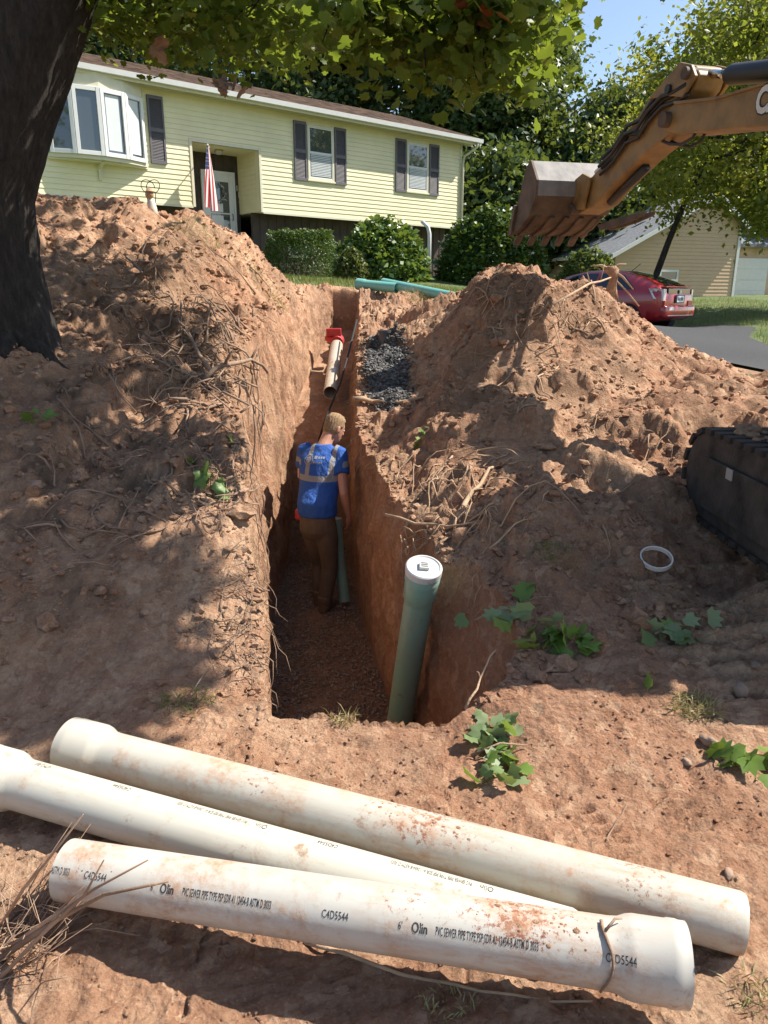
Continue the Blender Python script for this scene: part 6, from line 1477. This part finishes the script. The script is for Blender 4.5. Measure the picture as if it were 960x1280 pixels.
# wilted maple sprigs, each leaf its own piece
leaf_me = []
for k in range(4):
    rg = np.random.default_rng(400+k); v = _mv.copy(); v[:,2] += .16*rg.normal()*v[:,0]**2+.22*rg.normal()*v[:,1]**2+.06*np.sin(v[:,0]*6+k); me = np_mesh('leaf', v, LEAF_MAPLE[1]); a = me.attributes.new('tone', 'FLOAT', 'POINT'); a.data.foreach_set('value', np.full(len(v), .2+.25*k, np.float32)); leaf_me.append(me)
for me in leaf_me: me.materials.append(M_wilt)
M_fresh = leaf_mat('fresh_maple_leaves', [(0.09,0.17,0.03), (0.15,0.25,0.05), (0.23,0.33,0.08)], 0.35)
leaf_g = []
for me in leaf_me:
    m2 = me.copy(); m2.materials.clear(); m2.materials.append(M_fresh); leaf_g.append(m2)
def sprig(label, px, py, n, spread, size, seed, green=False, stem=((-.1,0),(.12,.05))):
    rg = np.random.default_rng(seed); q = gp(px, py); t = thing('maple_sprig', label, 'sprig', q, 0, 'torn maple sprigs on the dirt')
    P_ = [Vector((q[0]+a, q[1]+b_, hd(q[0]+a, q[1]+b_)+.02)) for a, b_ in stem]; mb = MB(); mid = (P_[0]+P_[1])/2+Vector((0,0,.03)); mb.tube([P_[0], mid, P_[1]], [.005,.004,.002], 6); mb.build('stem', M_root, t, None, True)
    for k in range(n):
        x_, y_ = q[0]+rg.normal()*spread[0], q[1]+rg.normal()*spread[1]; z_ = hd(x_, y_)+.012+.05*rg.random()
        Mx = Matrix.Translation((x_, y_, z_)) @ Matrix.Rotation(rg.uniform(0, 6.28), 4, 'Z') @ Matrix.Rotation(rg.normal()*.75, 4, 'X') @ Matrix.Rotation(rg.normal()*.65, 4, 'Y') @ Matrix.Scale(size*rg.uniform(.7, 1.25), 4)
        piece('leaf', (leaf_g if (green or rg.random() < .25) else leaf_me)[rg.integers(0, 4)], t, Mx)
sprig('wilted pale green maple sprig on the dirt between trench and pipes', 622, 955, 38, (.05,.10), .052, 501)
sprig('fresh green maple sprig at the edge of the pit', 700, 808, 22, (.085,.035), .075, 502, True)
sprig('pale maple sprig in the sun beside the crawler imprint', 845, 800, 14, (.08,.04), .07, 503)
sprig('green maple sprig cut by the right frame edge', 935, 958, 13, (.08,.035), .06, 504, True)
sprig('maple sprig lying in shade above the pit edge', 668, 765, 8, (.05,.10), .075, 505)
sprig('dark maple sprig hanging over the pit wall', 620, 780, 6, (.08,.04), .07, 506)
sprig('single green maple leaf on the sunlit dirt', 812, 862, 1, (.005,.005), .055, 507, True, ((0,0),(.03,.02)))
sprig('green maple sprig on the left bank by the trench', 255, 598, 8, (.08,.09), .08, 508, True)
sprig('small green sprout on the shaded left bank', 45, 535, 5, (.07,.06), .06, 509, True)
sprig('small green sprig on the right trench edge near the branch', 530, 545, 6, (.07,.05), .06, 510, True)
# grass on the crest beyond the trench
rg = np.random.default_rng(91); n = 9000; x = rg.uniform(-3.2, 3.0, n); y = rg.uniform(12.4, 17, n); ok = (y > 12.95) | (np.abs(x+.6) > .45); ok &= rg.random(n) < np.clip((y-12)/2, .15, 1); x, y = x[ok], y[ok]; n = len(x)
z = np.where((y < YEND) & (x > XL(y)) & (x < XR(y)), Hd(x, y), Hs(x, y)); d = np.stack([rg.normal(size=n)*.35, rg.normal(size=n)*.35, np.ones(n)], 1); d /= np.linalg.norm(d, axis=1)[:,None]; s_ = np.cross(d, rg.normal(size=(n,3))); s_ /= np.linalg.norm(s_, axis=1)[:,None]
tmpl = (np.array([(0,-.05,0),(0,.05,0),(1,0,0)]), np.array([(0,1,2)]))
go = place('lawn_blades', leaves_mesh('lawn_blades', np.stack([x, y, z-.01], 1), .06+.09*rg.random(n), tmpl, rg, None, 0, None, (d, s_, np.cross(d, s_))), M_grassb); tag(go, 'grass blades on the crest beyond the trench', kind='stuff')
n = 14000; x = rg.uniform(5.5, 14, n); y = rg.uniform(10.5, 30, n); ok = x > np.interp(y, [7.4,9.5,12,15,17.6,20.2,26.5], [5.5,6.0,6.5,7.3,8.7,8.5,5.5]); x, y = x[ok], y[ok]; n = len(x); z = Hs(x, y)
d = np.stack([rg.normal(size=n)*.4, rg.normal(size=n)*.4, np.ones(n)], 1); d /= np.linalg.norm(d, axis=1)[:,None]; s_ = np.cross(d, rg.normal(size=(n,3))); s_ /= np.linalg.norm(s_, axis=1)[:,None]
go = place('lawn_blades', leaves_mesh('lawn_blades', np.stack([x, y, z-.01], 1), .07+.10*rg.random(n), tmpl, rg, None, 0, None, (d, s_, np.cross(d, s_))), M_grassb); tag(go, 'grass blades on the lawn beside the driveway', kind='stuff')
